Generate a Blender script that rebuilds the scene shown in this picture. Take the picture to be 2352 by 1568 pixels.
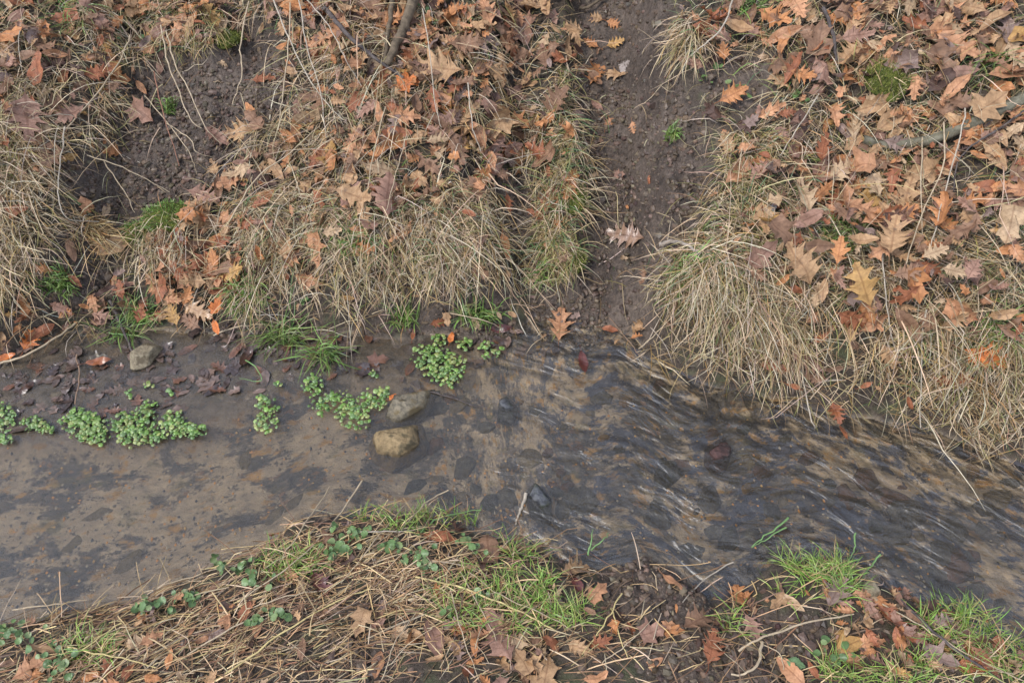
import bpy, bmesh, math, random
import numpy as np
from mathutils import Vector, noise as mn
S = bpy.context.scene
for o in list(bpy.data.objects): bpy.data.objects.remove(o)
# ------------------------------------------------------------------ camera, sky, sun, exposure
PITCH, CAMY, CAMZ, HFOV = math.radians(50), -1.43, 1.70, math.radians(68)
cd = bpy.data.cameras.new('camera'); cam = bpy.data.objects.new('camera', cd); S.collection.objects.link(cam)
cd.sensor_width = 36; cd.lens = 18/math.tan(HFOV/2); cd.clip_start = .05; cd.clip_end = 500
cam.location = (0, CAMY, CAMZ); cam.rotation_euler = (math.pi/2-PITCH, 0, 0); S.camera = cam
W_ = bpy.data.worlds.new('World'); S.world = W_; W_.use_nodes = True
nt = W_.node_tree; bg = nt.nodes['Background']
sky = nt.nodes.new('ShaderNodeTexSky'); sky.sky_type = 'NISHITA'; sky.sun_disc = False
sky.sun_elevation = math.radians(52); sky.sun_rotation = math.radians(235)
hs = nt.nodes.new('ShaderNodeHueSaturation'); hs.inputs['Saturation'].default_value = .34
nt.links.new(sky.outputs[0], hs.inputs['Color']); tc = nt.nodes.new('ShaderNodeTexCoord'); cn = nt.nodes.new('ShaderNodeTexNoise'); cn.inputs['Scale'].default_value = 7; cn.inputs['Detail'].default_value = 5
cr_ = nt.nodes.new('ShaderNodeValToRGB'); cr_.color_ramp.elements[0].position = .44; cr_.color_ramp.elements[0].color = (.34, .38, .48, 1); cr_.color_ramp.elements[1].position = .62; cr_.color_ramp.elements[1].color = (2.55, 2.8, 3.3, 1)
cm = nt.nodes.new('ShaderNodeMix'); cm.data_type = 'RGBA'; cm.blend_type = 'MULTIPLY'; cm.inputs[0].default_value = 1          # cloud patches added to the sky to mottle the water's reflections
nt.links.new(tc.outputs['Generated'], cn.inputs['Vector']); nt.links.new(cn.outputs['Fac'], cr_.inputs[0]); nt.links.new(cr_.outputs[0], cm.inputs[7]); nt.links.new(hs.outputs[0], cm.inputs[6]); nt.links.new(cm.outputs[2], bg.inputs[0]); bg.inputs[1].default_value = .13
sd = bpy.data.lights.new('sun', 'SUN'); sun = bpy.data.objects.new('sun', sd); S.collection.objects.link(sun)
sd.energy = 1.5; sd.angle = math.radians(13); sd.color = (1, .955, .88)
_el, _az = math.radians(52), math.radians(235)
sv = Vector((math.sin(_az)*math.cos(_el), math.cos(_az)*math.cos(_el), math.sin(_el)))
sun.rotation_euler = sv.to_track_quat('Z', 'Y').to_euler()
S.view_settings.view_transform = 'Standard'; S.view_settings.look = 'None'; S.view_settings.gamma = 1
S.view_settings.exposure = .90
S.cycles.max_bounces = 6; S.cycles.transparent_max_bounces = 8
# ------------------------------------------------------------------ helpers
rng = np.random.default_rng(7); R = random.Random(7)
F = 1176/math.tan(HFOV/2)
CP, SP = math.cos(PITCH), math.sin(PITCH)
def project(x, y, z):                       # world -> photo coordinates in a 2352 x 1568 frame (authoring aid)
    dy, dz = y-CAMY, z-CAMZ
    dep = np.maximum(dy*CP-dz*SP, .05); up = dy*SP+dz*CP
    return 1176+F*x/dep, 784-F*up/dep
def ray(px, py):
    a, b = (px-1176)/F, (784-py)/F
    return np.array([a, CP+b*SP, -SP+b*CP])
def plane0(px, py, z=0.):
    d = ray(px, py); t = (z-CAMZ)/d[2]; return d[0]*t, CAMY+d[1]*t
def _hash(ix, iy, s):
    h = (ix.astype(np.int64)*374761393 + iy.astype(np.int64)*668265263 + s*974634777) & 0x7fffffff
    h = ((h ^ (h >> 13))*1274126177) & 0x7fffffff
    return ((h ^ (h >> 16)) & 0xffff)/65535.
def vn(x, y, s=0):
    ix, iy = np.floor(x), np.floor(y); fx, fy = x-ix, y-iy
    fx = fx*fx*(3-2*fx); fy = fy*fy*(3-2*fy)
    a = _hash(ix, iy, s); b = _hash(ix+1, iy, s); c = _hash(ix, iy+1, s); d = _hash(ix+1, iy+1, s)
    return (a*(1-fx)+b*fx)*(1-fy)+(c*(1-fx)+d*fx)*fy
def fbm(x, y, f, o=4, s=0):
    r = 0; a = 1; t = 0
    for i in range(o): r = r+a*(vn(x*f+i*7.3, y*f-i*3.1, s+i)-.5); t += a; a *= .5; f *= 2.05
    return 2*r/t
def sst(a, b, x):
    t = np.clip((x-a)/(b-a), 0, 1); return t*t*(3-2*t)
def spoly(px, py, poly, soft):              # soft polygon mask
    inside = np.zeros(px.shape, bool); d2 = np.full(px.shape, 1e18)
    n = len(poly)
    for i in range(n):
        x0, y0 = poly[i]; x1, y1 = poly[(i+1) % n]
        c = ((y0 > py) != (y1 > py)); xi = (x1-x0)*(py-y0)/((y1-y0) or 1e-9)+x0
        inside ^= c & (px < xi)
        ex, ey = x1-x0, y1-y0; t = np.clip(((px-x0)*ex+(py-y0)*ey)/(ex*ex+ey*ey), 0, 1)
        d2 = np.minimum(d2, (px-x0-t*ex)**2+(py-y0-t*ey)**2)
    d = np.sqrt(d2)*np.where(inside, 1, -1)
    return sst(-soft, soft, d)
def blobs(px, py, L):
    r = np.zeros(np.shape(px))
    for cx, cy, rx, ry, w in L:
        r = np.maximum(r, w*np.exp(-(((px-cx)/rx)**2+((py-cy)/ry)**2)**1.5))
    return r
# ------------------------------------------------------------------ terrain height
def edge(pts):
    q = sorted(plane0(*p) for p in pts); return np.array([a for a, _ in q]), np.array([b for _, b in q])
FAR = edge([(-300,860),(0,835),(130,775),(380,762),(560,775),(850,768),(1000,772),(1180,772),(1290,792),(1400,792),(1500,835),(1620,885),(1750,912),(1900,950),(2000,962),(2150,992),(2250,1035),(2352,1075),(2600,1190)])
NEAR = edge([(-300,1470),(0,1425),(150,1400),(330,1360),(480,1290),(600,1250),(680,1190),(800,1172),(1000,1172),(1080,1210),(1200,1250),(1300,1290),(1380,1312),(1480,1272),(1540,1300),(1620,1365),(1720,1340),(1780,1290),(1900,1272),(2020,1335),(2100,1375),(2200,1435),(2352,1510),(2700,1620)])
FLAT = edge([(-300,1040),(0,1018),(300,1015),(400,1012),(640,900),(700,885),(900,870),(960,850),(1100,805),(1180,782),(1300,790)])
LIPX = [plane0(p, 850)[0] for p in (0,130,200,350,420,470,560,700,760,1120,1190,1470,1530,2352)]
LIPV = [.12,.12,.03,.03,.06,.03,.05,.06,.15,.15,.02,.02,.20,.20]
def yf(x): return np.interp(x, *FAR)
def yn(x): return np.interp(x, *NEAR)
def H0(x, y):
    t = y-yf(x)+.02*fbm(x, y, 9, 3, 3); b = yn(x)-y+.02*fbm(x, y, 10, 3, 5)
    lip = np.interp(x, LIPX, LIPV)
    up = np.maximum(t, 0)
    bank = lip*sst(0, .11, t)+.52*up
    bank = np.where(bank > 1.1, 1.1+.15*(bank-1.1), bank); bank = np.minimum(bank, 1.6)
    nb = .055*sst(0, .09, b)+.10*np.minimum(np.maximum(b, 0), 6)
    ins = np.minimum(-t, -b)                 # distance inside the channel
    bed = -.055*sst(0, .16, ins)
    flat = (x < FLAT[0][-1]) & (y > np.interp(x, *FLAT))
    fl = sst(-.05, .03, y-np.interp(x, *FLAT))*(x < FLAT[0][-1])
    bed = bed*(1-fl)+fl*(-.006)
    return np.where(t > 0, bank, np.where(b > 0, nb, bed))
NX = 920; NY = 780
gx = np.linspace(-2.3, 2.3, NX); gy = np.linspace(-1.6, 2.2, NY)
X, Y = np.meshgrid(gx, gy)
Z = H0(X, Y)
PX, PY = project(X, Y, Z)
GULLY = [(1320,-80),(1535,-80),(1545,150),(1622,260),(1635,400),(1590,560),(1510,640),(1490,790),(1200,790),(1215,665),(1330,640),(1345,560),(1355,400),(1315,250),(1335,150),(1315,60)]
BARE = [(500,95),(600,40),(672,150),(645,280),(560,315),(530,415),(410,500),(250,500),(165,460),(140,370),(265,285),(300,235),(245,195),(390,130)]
onfar = sst(-.01, .05, Y-yf(X))
g1 = spoly(PX, PY, GULLY, 26)*onfar; g2 = spoly(PX, PY, BARE, 22)*onfar
Z = Z-.055*g1-.02*g2
Z += .035*fbm(X, Y, 3.2, 3, 11)*onfar+.02*fbm(X, Y, 11, 3, 12)*onfar*(1-.5*g1)
# mounds that carry the tussocks: px, py, rx, ry, height
for cx, cy, rx, ry, h in [(400,515,70,50,.055),(1640,640,150,80,.06),(950,560,190,80,.045),(60,420,120,200,.06),(1290,380,60,220,.04),(1570,100,60,70,.05),(2040,185,60,50,.04),(2150,700,260,160,.05),(440,90,90,70,.04),(230,545,50,40,.03),(610,540,90,80,.03)]:
    Z += h*np.exp(-(((PX-cx)/rx)**2+((PY-cy)/ry)**2))*onfar
PX, PY = project(X, Y, Z)
onfar = (Y > yf(X)); onnear = (Y < yn(X)); chan = ~(onfar | onnear)
MUDS = [(GULLY, 16), (BARE, 14), ([(1150,400),(1230,390),(1235,560),(1165,570)], 12), ([(60,560),(150,540),(270,620),(200,720),(60,700)], 25),
        ([(730,1480),(890,1460),(900,1640),(720,1640)], 25), ([(1390,1290),(1500,1255),(1640,1370),(1500,1480),(1380,1420)], 18), ([(1450,1400),(1900,1400),(1860,1640),(1480,1640)], 30),
        ([(1600,140),(1770,140),(1800,260),(1640,270)], 20), ([(380,760),(1180,750),(1180,800),(380,800)], 14), ([(840,620),(1180,650),(1180,780),(880,780)], 30)]
mud = np.zeros(X.shape)
for p, s in MUDS:
    m = spoly(PX+22*fbm(X, Y, 8, 3, 21), PY+22*fbm(X, Y, 8, 3, 22), p, s); mud = np.maximum(mud, m*(~chan))
flatm = sst(-.04, .04, Y-np.interp(X, *FLAT))*(X < FLAT[0][-1])*chan
# clods and crumbs
cell = np.abs(fbm(X, Y, 34, 2, 31)); clod = (1-cell)**3
clod2 = (1-np.abs(fbm(X, Y, 62, 2, 37)))**2
Z += mud*(.013*fbm(X, Y, 24, 4, 33)+.010*(clod-.6)+.006*(clod2-.5)) + (onnear*.010)*fbm(X, Y, 16, 4, 35)
Z += flatm*(.011*fbm(X, Y, 15, 4, 41)+.002)
rif = sst(950, 1300, PX)
Z += chan*(1-flatm)*((.008+.014*rif)*fbm(X, Y, 9, 4, 44)+.004*fbm(X, Y, 40, 2, 45))
Z = np.where(chan & (flatm < .3), np.minimum(Z, -.008), Z)
def bil(A, x, y):
    fx = np.clip((np.asarray(x)-gx[0])/(gx[1]-gx[0]), 0, NX-1.001); fy = np.clip((np.asarray(y)-gy[0])/(gy[1]-gy[0]), 0, NY-1.001)
    i = fx.astype(int); j = fy.astype(int); u = fx-i; v = fy-j
    return (A[j, i]*(1-u)+A[j, i+1]*u)*(1-v)+(A[j+1, i]*(1-u)+A[j+1, i+1]*u)*v
def H(x, y): return bil(Z, x, y)
def Hw(x, y): return np.maximum(bil(Z, x, y), 0.)
def hit(px, py, off=0., water=True):
    d = ray(px, py); t = np.linspace(1.1, 4.6, 1600)
    x = d[0]*t; y = CAMY+d[1]*t; z = CAMZ+d[2]*t
    h = (Hw(x, y) if water else H(x, y))+off
    k = int(np.argmax(z < h)); 
    return np.array([x[k], y[k], h[k]])
def normal(x, y, e=.03):
    n = np.stack([Hw(x-e, y)-Hw(x+e, y), Hw(x, y-e)-Hw(x, y+e), 0*np.asarray(x)+2*e], -1)
    return n/np.linalg.norm(n, axis=-1, keepdims=True)
# ------------------------------------------------------------------ objects helpers
COL = S.collection
def tag(o, label=None, cat=None, group=None, kind=None):
    if label: o['label'] = label
    if cat: o['category'] = cat
    if group: o['group'] = group
    if kind: o['kind'] = kind
    return o
def mesh(name, V, Fc, mat, parent=None, col=None, uv=None, smooth=True, loc=None):
    V = np.asarray(V, float)
    if loc is not None: V = V-np.asarray(loc)
    me = bpy.data.meshes.new(name); Fc = np.asarray(Fc, np.int32)
    n = len(Fc); k = Fc.shape[1]
    me.vertices.add(len(V)); me.vertices.foreach_set('co', V.astype(np.float32).ravel())
    me.loops.add(n*k); me.loops.foreach_set('vertex_index', Fc.ravel())
    me.polygons.add(n); me.polygons.foreach_set('loop_start', np.arange(0, n*k, k, dtype=np.int32))
    me.update(calc_edges=True)
    if smooth: me.polygons.foreach_set('use_smooth', np.ones(n, bool))
    if col is not None:
        a = me.color_attributes.new('Col', 'FLOAT_COLOR', 'POINT'); c = np.ones((len(V), 4), np.float32); c[:, :np.shape(col)[1]] = col
        a.data.foreach_set('color', c.ravel())
    if uv is not None:
        u = me.attributes.new('luv', 'FLOAT_VECTOR', 'POINT'); w = np.zeros((len(V), 3), np.float32); w[:, :np.shape(uv)[1]] = uv
        u.data.foreach_set('vector', w.ravel())
    me.materials.append(mat)
    o = bpy.data.objects.new(name, me); COL.objects.link(o)
    if loc is not None: o.location = loc
    if parent: o.parent = parent; o.location = (0, 0, 0)
    return o
def empty(name, loc):
    o = bpy.data.objects.new(name, None); o.empty_display_size = .03; o.location = loc; COL.objects.link(o); return o
class MB:                                   # collects pieces with per-vertex colour and coordinate
    def __init__(s): s.V = []; s.F = []; s.C = []; s.U = []; s.n = 0
    def add(s, V, Fc, C, U=None):
        V = np.asarray(V).reshape(-1, 3); C = np.broadcast_to(np.asarray(C, float), (len(V), 3)) if np.ndim(C) == 1 else np.asarray(C).reshape(-1, 3)
        s.V.append(V); s.F.append(np.asarray(Fc)+s.n); s.C.append(C); s.U.append(np.zeros((len(V), 3)) if U is None else np.asarray(U).reshape(-1, 3)); s.n += len(V)
    def build(s, name, mat, parent=None, loc=None):
        V = np.concatenate(s.V)
        if parent is not None: loc_ = np.array(parent.location); o = mesh(name, V-loc_, np.concatenate(s.F), mat, parent, np.concatenate(s.C), np.concatenate(s.U)); return o
        if loc is None: loc = V.mean(0)
        return mesh(name, V, np.concatenate(s.F), mat, None, np.concatenate(s.C), np.concatenate(s.U), loc=loc)
# ------------------------------------------------------------------ materials
class NB:
    def __init__(s, name):
        s.m = bpy.data.materials.new(name); s.m.use_nodes = True; s.t = s.m.node_tree; s.p = s.t.nodes['Principled BSDF']; s.out = s.t.nodes['Material Output']
    def n(s, typ, **k):
        d = s.t.nodes.new('ShaderNode'+typ)
        for a, v in k.items():
            if hasattr(d, a): setattr(d, a, v)
            else: s.set(d.inputs[a.replace('_', ' ')], v)
        return d
    def set(s, i, v):
        if isinstance(v, bpy.types.NodeSocket): s.t.links.new(v, i)
        elif isinstance(v, tuple) and len(v) == 3 and i.type == 'RGBA': i.default_value = v+(1,)
        else: i.default_value = v
    def noise(s, vec, scale, detail=3, rough=.6, dist=0):
        d = s.n('TexNoise'); s.set(d.inputs['Scale'], scale); s.set(d.inputs['Detail'], detail); s.set(d.inputs['Roughness'], rough); s.set(d.inputs['Distortion'], dist)
        if vec is not None: s.t.links.new(vec, d.inputs['Vector'])
        return d.outputs['Fac']
    def ramp(s, fac, a, b, ca=(0, 0, 0), cb=(1, 1, 1)):
        d = s.t.nodes.new('ShaderNodeValToRGB'); d.color_ramp.elements[0].position = a; d.color_ramp.elements[1].position = b
        d.color_ramp.elements[0].color = (*ca, 1); d.color_ramp.elements[1].color = (*cb, 1); s.t.links.new(fac, d.inputs[0]); return d.outputs[0]
    def mix(s, f, a, b, bt='MIX'):
        d = s.t.nodes.new('ShaderNodeMix'); d.data_type = 'RGBA'; d.blend_type = bt
        s.set(d.inputs[0], f); s.set(d.inputs[6], a); s.set(d.inputs[7], b); return d.outputs[2]
    def math(s, op, a, b=0.):
        d = s.t.nodes.new('ShaderNodeMath'); d.operation = op; s.set(d.inputs[0], a); s.set(d.inputs[1], b); return d.outputs[0]
    def attr(s, name, o='Color'):
        d = s.t.nodes.new('ShaderNodeAttribute'); d.attribute_name = name; return d.outputs[o]
    def bump(s, h, st, dist=.01):
        d = s.t.nodes.new('ShaderNodeBump'); s.set(d.inputs['Height'], h); d.inputs['Strength'].default_value = st; d.inputs['Distance'].default_value = dist; return d.outputs[0]
    def geo(s): return s.t.nodes.new('ShaderNodeNewGeometry').outputs['Position']
    def pos(s): return s.t.nodes.new('ShaderNodeTexCoord').outputs['Object']
    def fin(s, col=None, rough=.8, spec=.3, nor=None):
        if col is not None: s.set(s.p.inputs['Base Color'], col)
        s.set(s.p.inputs['Roughness'], rough); s.set(s.p.inputs['Specular IOR Level'], spec)
        if nor is not None: s.t.links.new(nor, s.p.inputs['Normal'])
        return s.m
def m_ground():
    b = NB('ground'); P = b.geo(); a = b.attr('Col'); sp = b.t.nodes.new('ShaderNodeSeparateColor'); b.t.links.new(a, sp.inputs[0])
    mudm, bedm, flm = sp.outputs[0], sp.outputs[1], sp.outputs[2]
    fl = b.attr('luv', 'Vector')
    soil = b.mix(b.ramp(b.noise(P, 55, 5, .7), .35, .68), (.030, .021, .015), (.115, .085, .058))
    soil = b.mix(b.ramp(b.noise(P, 14, 3), .52, .70), soil, (.075, .075, .035))
    mudc = b.mix(b.ramp(b.noise(P, 30, 6, .72), .34, .66), (.032, .023, .017), (.108, .077, .056))
    mudc = b.mix(b.math('MULTIPLY', b.ramp(b.noise(P, 5, 3), .42, .66), .6), mudc, (.155, .115, .085))
    mudc = b.mix(1., mudc, b.ramp(b.noise(P, 95, 4, .75), .3, .7, (.5, .5, .5), (1.5, 1.5, 1.5)), 'MULTIPLY')
    c = b.mix(mudm, soil, mudc)
    mp = b.t.nodes.new('ShaderNodeMapping'); mp.inputs['Scale'].default_value = (1, 1.6, 1); b.t.links.new(fl, mp.inputs[0]); V = mp.outputs[0]
    sf = b.t.nodes.new('ShaderNodeSeparateXYZ'); b.t.links.new(fl, sf.inputs[0]); riff = sf.outputs[2]
    silt = b.mix(b.noise(V, 5, 4), (.27, .205, .135), (.46, .365, .25))
    grav = b.t.nodes.new('ShaderNodeTexVoronoi'); b.set(grav.inputs['Scale'], 62.); b.t.links.new(V, grav.inputs['Vector'])
    vs = b.t.nodes.new('ShaderNodeSeparateColor'); b.t.links.new(grav.outputs['Color'], vs.inputs[0])
    gr = b.t.nodes.new('ShaderNodeValToRGB'); b.t.links.new(vs.outputs[0], gr.inputs[0]); cr = gr.color_ramp
    cr.elements[0].color = (.018, .020, .026, 1); cr.elements[1].color = (.23, .15, .075, 1); cr.elements[1].position = 1
    for p_, c_ in ((.35, (.045, .042, .042, 1)), (.6, (.085, .068, .05, 1)), (.85, (.13, .10, .07, 1)), (.94, (.26, .11, .03, 1))):
        e = cr.elements.new(p_); e.color = c_
    cr.interpolation = 'CONSTANT'
    gravc = b.mix(.55, gr.outputs[0], b.mix(b.noise(V, 24, 4), (.045, .045, .055), (.20, .165, .12)))
    patch = b.noise(V, 4.6, 6, .68, .15)
    th = b.math('ADD', patch, b.math('MULTIPLY', riff, -.005))
    bed = b.mix(b.ramp(th, .45, .50), gravc, silt)
    dark = b.ramp(b.noise(V, 9, 6, .72, .3), .485, .555)
    bed = b.mix(b.math('MULTIPLY', dark, b.math('ADD', b.math('MULTIPLY', riff, .80), .12)), bed, (.040, .050, .082))
    sp2 = b.ramp(b.noise(P, 62, 4, .65), .57, .61)
    spm = b.math('MULTIPLY', sp2, b.ramp(b.noise(P, 7, 2), .44, .56))
    bed = b.mix(b.math('MULTIPLY', spm, .8), bed, (.022, .022, .026))
    bed = b.mix(b.math('MULTIPLY', b.ramp(b.noise(V, 17, 3), .57, .66), .85), bed, (.36, .20, .06))
    fc = b.mix(b.ramp(b.noise(P, 22, 5, .7), .36, .64), (.042, .032, .024), (.17, .128, .09))
    bed = b.mix(b.math('MULTIPLY', b.ramp(b.noise(V, 10, 4), .58, .66), .40), bed, (.15, .13, .05))
    bed = b.mix(1., bed, b.ramp(b.noise(V, 30, 5, .7), .3, .7, (.62, .62, .64), (1.3, 1.28, 1.25)), 'MULTIPLY')
    bed = b.mix(b.math('MULTIPLY', flm, .8), bed, fc)
    c = b.mix(bedm, c, bed)
    h = b.math('ADD', b.noise(P, 75, 6, .75), b.math('MULTIPLY', b.noise(P, 260, 2), .4))
    rough = b.math('SUBTRACT', .75, b.math('MULTIPLY', b.math('ADD', b.math('MULTIPLY', mudm, .7), flm), .3))
    return b.fin(c, rough, .35, b.bump(h, 1., .007))
def m_water():
    b = NB('water'); t = b.t; uv = b.attr('luv', 'Vector'); sx = t.nodes.new('ShaderNodeSeparateXYZ'); t.links.new(uv, sx.inputs[0]); rf = sx.outputs[2]
    mp = t.nodes.new('ShaderNodeMapping'); mp.inputs['Scale'].default_value = (1, 1.55, 0); t.links.new(uv, mp.inputs[0])
    h = b.math('ADD', b.noise(mp.outputs[0], 7.5, 3, .5, 1.6), b.math('MULTIPLY', b.noise(mp.outputs[0], 19, 2, .5, .5), .16))
    h = b.math('MULTIPLY', h, b.math('ADD', b.math('MULTIPLY', rf, .90), .13))
    nor = b.bump(h, 1., .020)
    fr = t.nodes.new('ShaderNodeFresnel'); fr.inputs[0].default_value = 1.55; t.links.new(nor, fr.inputs['Normal'])
    gl = t.nodes.new('ShaderNodeBsdfGlossy'); gl.inputs['Roughness'].default_value = .38; gl.inputs['Color'].default_value = (1, 1, 1, 1); t.links.new(nor, gl.inputs['Normal'])
    tr = t.nodes.new('ShaderNodeBsdfTransparent'); tr.inputs[0].default_value = (.975, .945, .87, 1)
    df = t.nodes.new('ShaderNodeBsdfDiffuse'); df.inputs[0].default_value = (.34, .29, .22, 1)
    mm = t.nodes.new('ShaderNodeMixShader'); mm.inputs[0].default_value = .055; t.links.new(tr.outputs[0], mm.inputs[1]); t.links.new(df.outputs[0], mm.inputs[2])
    ms = t.nodes.new('ShaderNodeMixShader'); t.links.new(fr.outputs[0], ms.inputs[0]); t.links.new(mm.outputs[0], ms.inputs[1]); t.links.new(gl.outputs[0], ms.inputs[2])
    t.links.new(ms.outputs[0], b.out.inputs[0]); return b.m
def m_leaf(name, rough, wetdark=1.):
    b = NB(name); P = b.geo(); c = b.attr('Col'); uv = b.attr('luv', 'Vector')
    s = b.t.nodes.new('ShaderNodeSeparateXYZ'); b.t.links.new(uv, s.inputs[0]); u, v, rnd = s.outputs
    av = b.math('ABSOLUTE', v)
    mid = b.math('LESS_THAN', av, .035)
    lat = b.math('FRACT', b.math('MULTIPLY', b.math('SUBTRACT', u, b.math('MULTIPLY', av, .28)), 6.5))
    lat = b.math('LESS_THAN', b.math('ABSOLUTE', b.math('SUBTRACT', lat, .5)), .045)
    vein = b.math('MAXIMUM', mid, b.math('MULTIPLY', lat, .6))
    f = b.noise(P, 60, 4, .65)
    k = b.ramp(f, .3, .7, (.62, .58, .55), (1.22, 1.2, 1.18))
    c2 = b.mix(1., c, k, 'MULTIPLY')
    c2 = b.mix(b.math('MULTIPLY', vein, .55), c2, b.mix(1., c2, (.55, .45, .40), 'MULTIPLY'))
    sp = b.ramp(b.noise(P, 38, 2), .63, .70)
    c2 = b.mix(b.math('MULTIPLY', sp, .5), c2, (.10, .065, .045))
    h = b.math('ADD', b.noise(P, 90, 3), b.math('MULTIPLY', vein, -.5))
    return b.fin(c2, rough, .35 if rough > .4 else .5, b.bump(h, .5, .002))
def m_blade(name, rough=.6, spec=.3):
    b = NB(name); c = b.attr('Col'); f = b.noise(b.geo(), 45, 2)
    k = b.ramp(f, .3, .7, (.8, .78, .76), (1.15, 1.14, 1.12))
    return b.fin(b.mix(1., c, k, 'MULTIPLY'), rough, spec)
def m_stone(name, a, c, d, rough=.6, spotcol=(.03, .03, .03), spot=.62):
    b = NB(name); P = b.pos()
    k = b.mix(b.ramp(b.noise(P, 65, 7, .75), .40, .60), a, c)
    k = b.mix(b.ramp(b.noise(P, 24, 5, .65), .5, .60), k, d)
    k = b.mix(b.math('MULTIPLY', b.ramp(b.noise(P, 150, 3), spot, spot+.06), .7), k, spotcol)
    sz = b.t.nodes.new('ShaderNodeSeparateXYZ'); b.t.links.new(b.geo(), sz.inputs[0])
    wz = b.math('ADD', sz.outputs[2], b.math('MULTIPLY', b.noise(P, 60, 3), .012)); dry = b.ramp(wz, .010, .016)
    k = b.mix(1., k, b.mix(dry, (.42, .40, .36), (1., 1., 1.)), 'MULTIPLY')                       # soaked band and everything below the water line
    return b.fin(k, b.math('ADD', b.math('MULTIPLY', dry, rough-.2), .2), .45, b.bump(b.noise(P, 80, 7, .8), 1., .010))
def m_bark(name, a, c):
    b = NB(name); P = b.pos(); k = b.mix(b.ramp(b.noise(P, 50, 5, .7), .35, .65), a, c)
    return b.fin(k, .8, .2, b.bump(b.noise(P, 110, 4), .7, .004))
MG, MWAT = m_ground(), m_water()
ML, MLW = m_leaf('dry_leaf', .62), m_leaf('wet_leaf', .28)
MB_, MBG = m_blade('dry_grass'), m_blade('green_grass', .42, .4)
MCR = m_blade('cress_leaf', .35, .45)
# ------------------------------------------------------------------ ground sheet (to the horizon) and water
def flowuv(x, y):
    yc = .5*(yf(x)+yn(x))
    k = (y-yc)
    return x, k-.0*x
def grow(a, lim):
    l = [a[0]]; st = .03
    while l[-1] > -lim: l.append(l[-1]-st); st *= 1.35
    r = [a[-1]]; st = .03
    while r[-1] < lim: r.append(r[-1]+st); st *= 1.35
    return np.concatenate([np.array(l[1:])[::-1], a, np.array(r[1:])])
ex, ey = grow(gx, 90), grow(gy, 90)
XX, YY = np.meshgrid(ex, ey)
ZZ = H0(XX, YY)+.03*fbm(XX, YY, 3.2, 3, 11)
iy0 = int(np.searchsorted(ey, gy[0]-1e-6)); ix0 = int(np.searchsorted(ex, gx[0]-1e-6))
def into(A, B, fade=20):
    w = np.ones(B.shape); 
    ry = np.minimum(np.arange(NY), np.arange(NY)[::-1]); rx = np.minimum(np.arange(NX), np.arange(NX)[::-1])
    w = np.clip(np.minimum.outer(ry, rx)/fade, 0, 1)
    A[iy0:iy0+NY, ix0:ix0+NX] = A[iy0:iy0+NY, ix0:ix0+NX]*(1-w)+B*w
into(ZZ, Z)
CC = np.zeros(XX.shape+(3,)); cch = ((YY < yf(XX)) & (YY > yn(XX))).astype(float)
CC[..., 1] = cch
tmp = np.zeros(XX.shape); into(tmp, mud); CC[..., 0] = tmp
tmp = np.zeros(XX.shape); into(tmp, flatm); CC[..., 2] = tmp
soft = sst(.012, -.006, ZZ)
CC[..., 1] = np.maximum(soft*(np.abs(YY) < 3), 0)
U0, U1 = flowuv(XX, YY)
PXX, PYY = project(XX, YY, ZZ)
UU = np.stack([U0, U1, sst(950, 1350, PXX)*(YY > -1.3)], -1)
def gridfaces(nx, ny):
    i = np.arange(nx-1); j = np.arange(ny-1); I, J = np.meshgrid(i, j); a = (J*nx+I).ravel()
    return np.stack([a, a+1, a+nx+1, a+nx], 1)
g = mesh('ground', np.stack([XX, YY, ZZ], -1).reshape(-1, 3), gridfaces(len(ex), len(ey)), MG, None, CC.reshape(-1, 3), UU.reshape(-1, 3))
tag(g, kind='structure')
wx = np.concatenate([np.linspace(-14, -2.4, 30), np.linspace(-2.35, 2.35, 620), np.linspace(2.4, 14, 30)])
tt = np.linspace(0, 1, 200)
WX = np.repeat(wx[None], len(tt), 0); WY = (yn(wx)-.12)[None]*(1-tt[:, None])+(yf(wx)+.10)[None]*tt[:, None]
wpx, wpy = project(WX, WY, 0*WX); wr = sst(980, 1330, wpx)
# ripples fade to still water along the left and the far shallows
wr = np.maximum(wr, .0*blobs(wpx, wpy, [(250, 1200, 260, 130, 1.)]))
wu, wv = flowuv(WX, WY)
WZ = .0022*wr*fbm(wu*.8, wv*1.6, 20, 2, 61)
wat = mesh('water', np.stack([WX, WY, WZ], -1).reshape(-1, 3), gridfaces(len(wx), len(tt)), MWAT, None, None, np.stack([wu, wv, wr], -1).reshape(-1, 3))
tag(wat, kind='structure')
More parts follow.
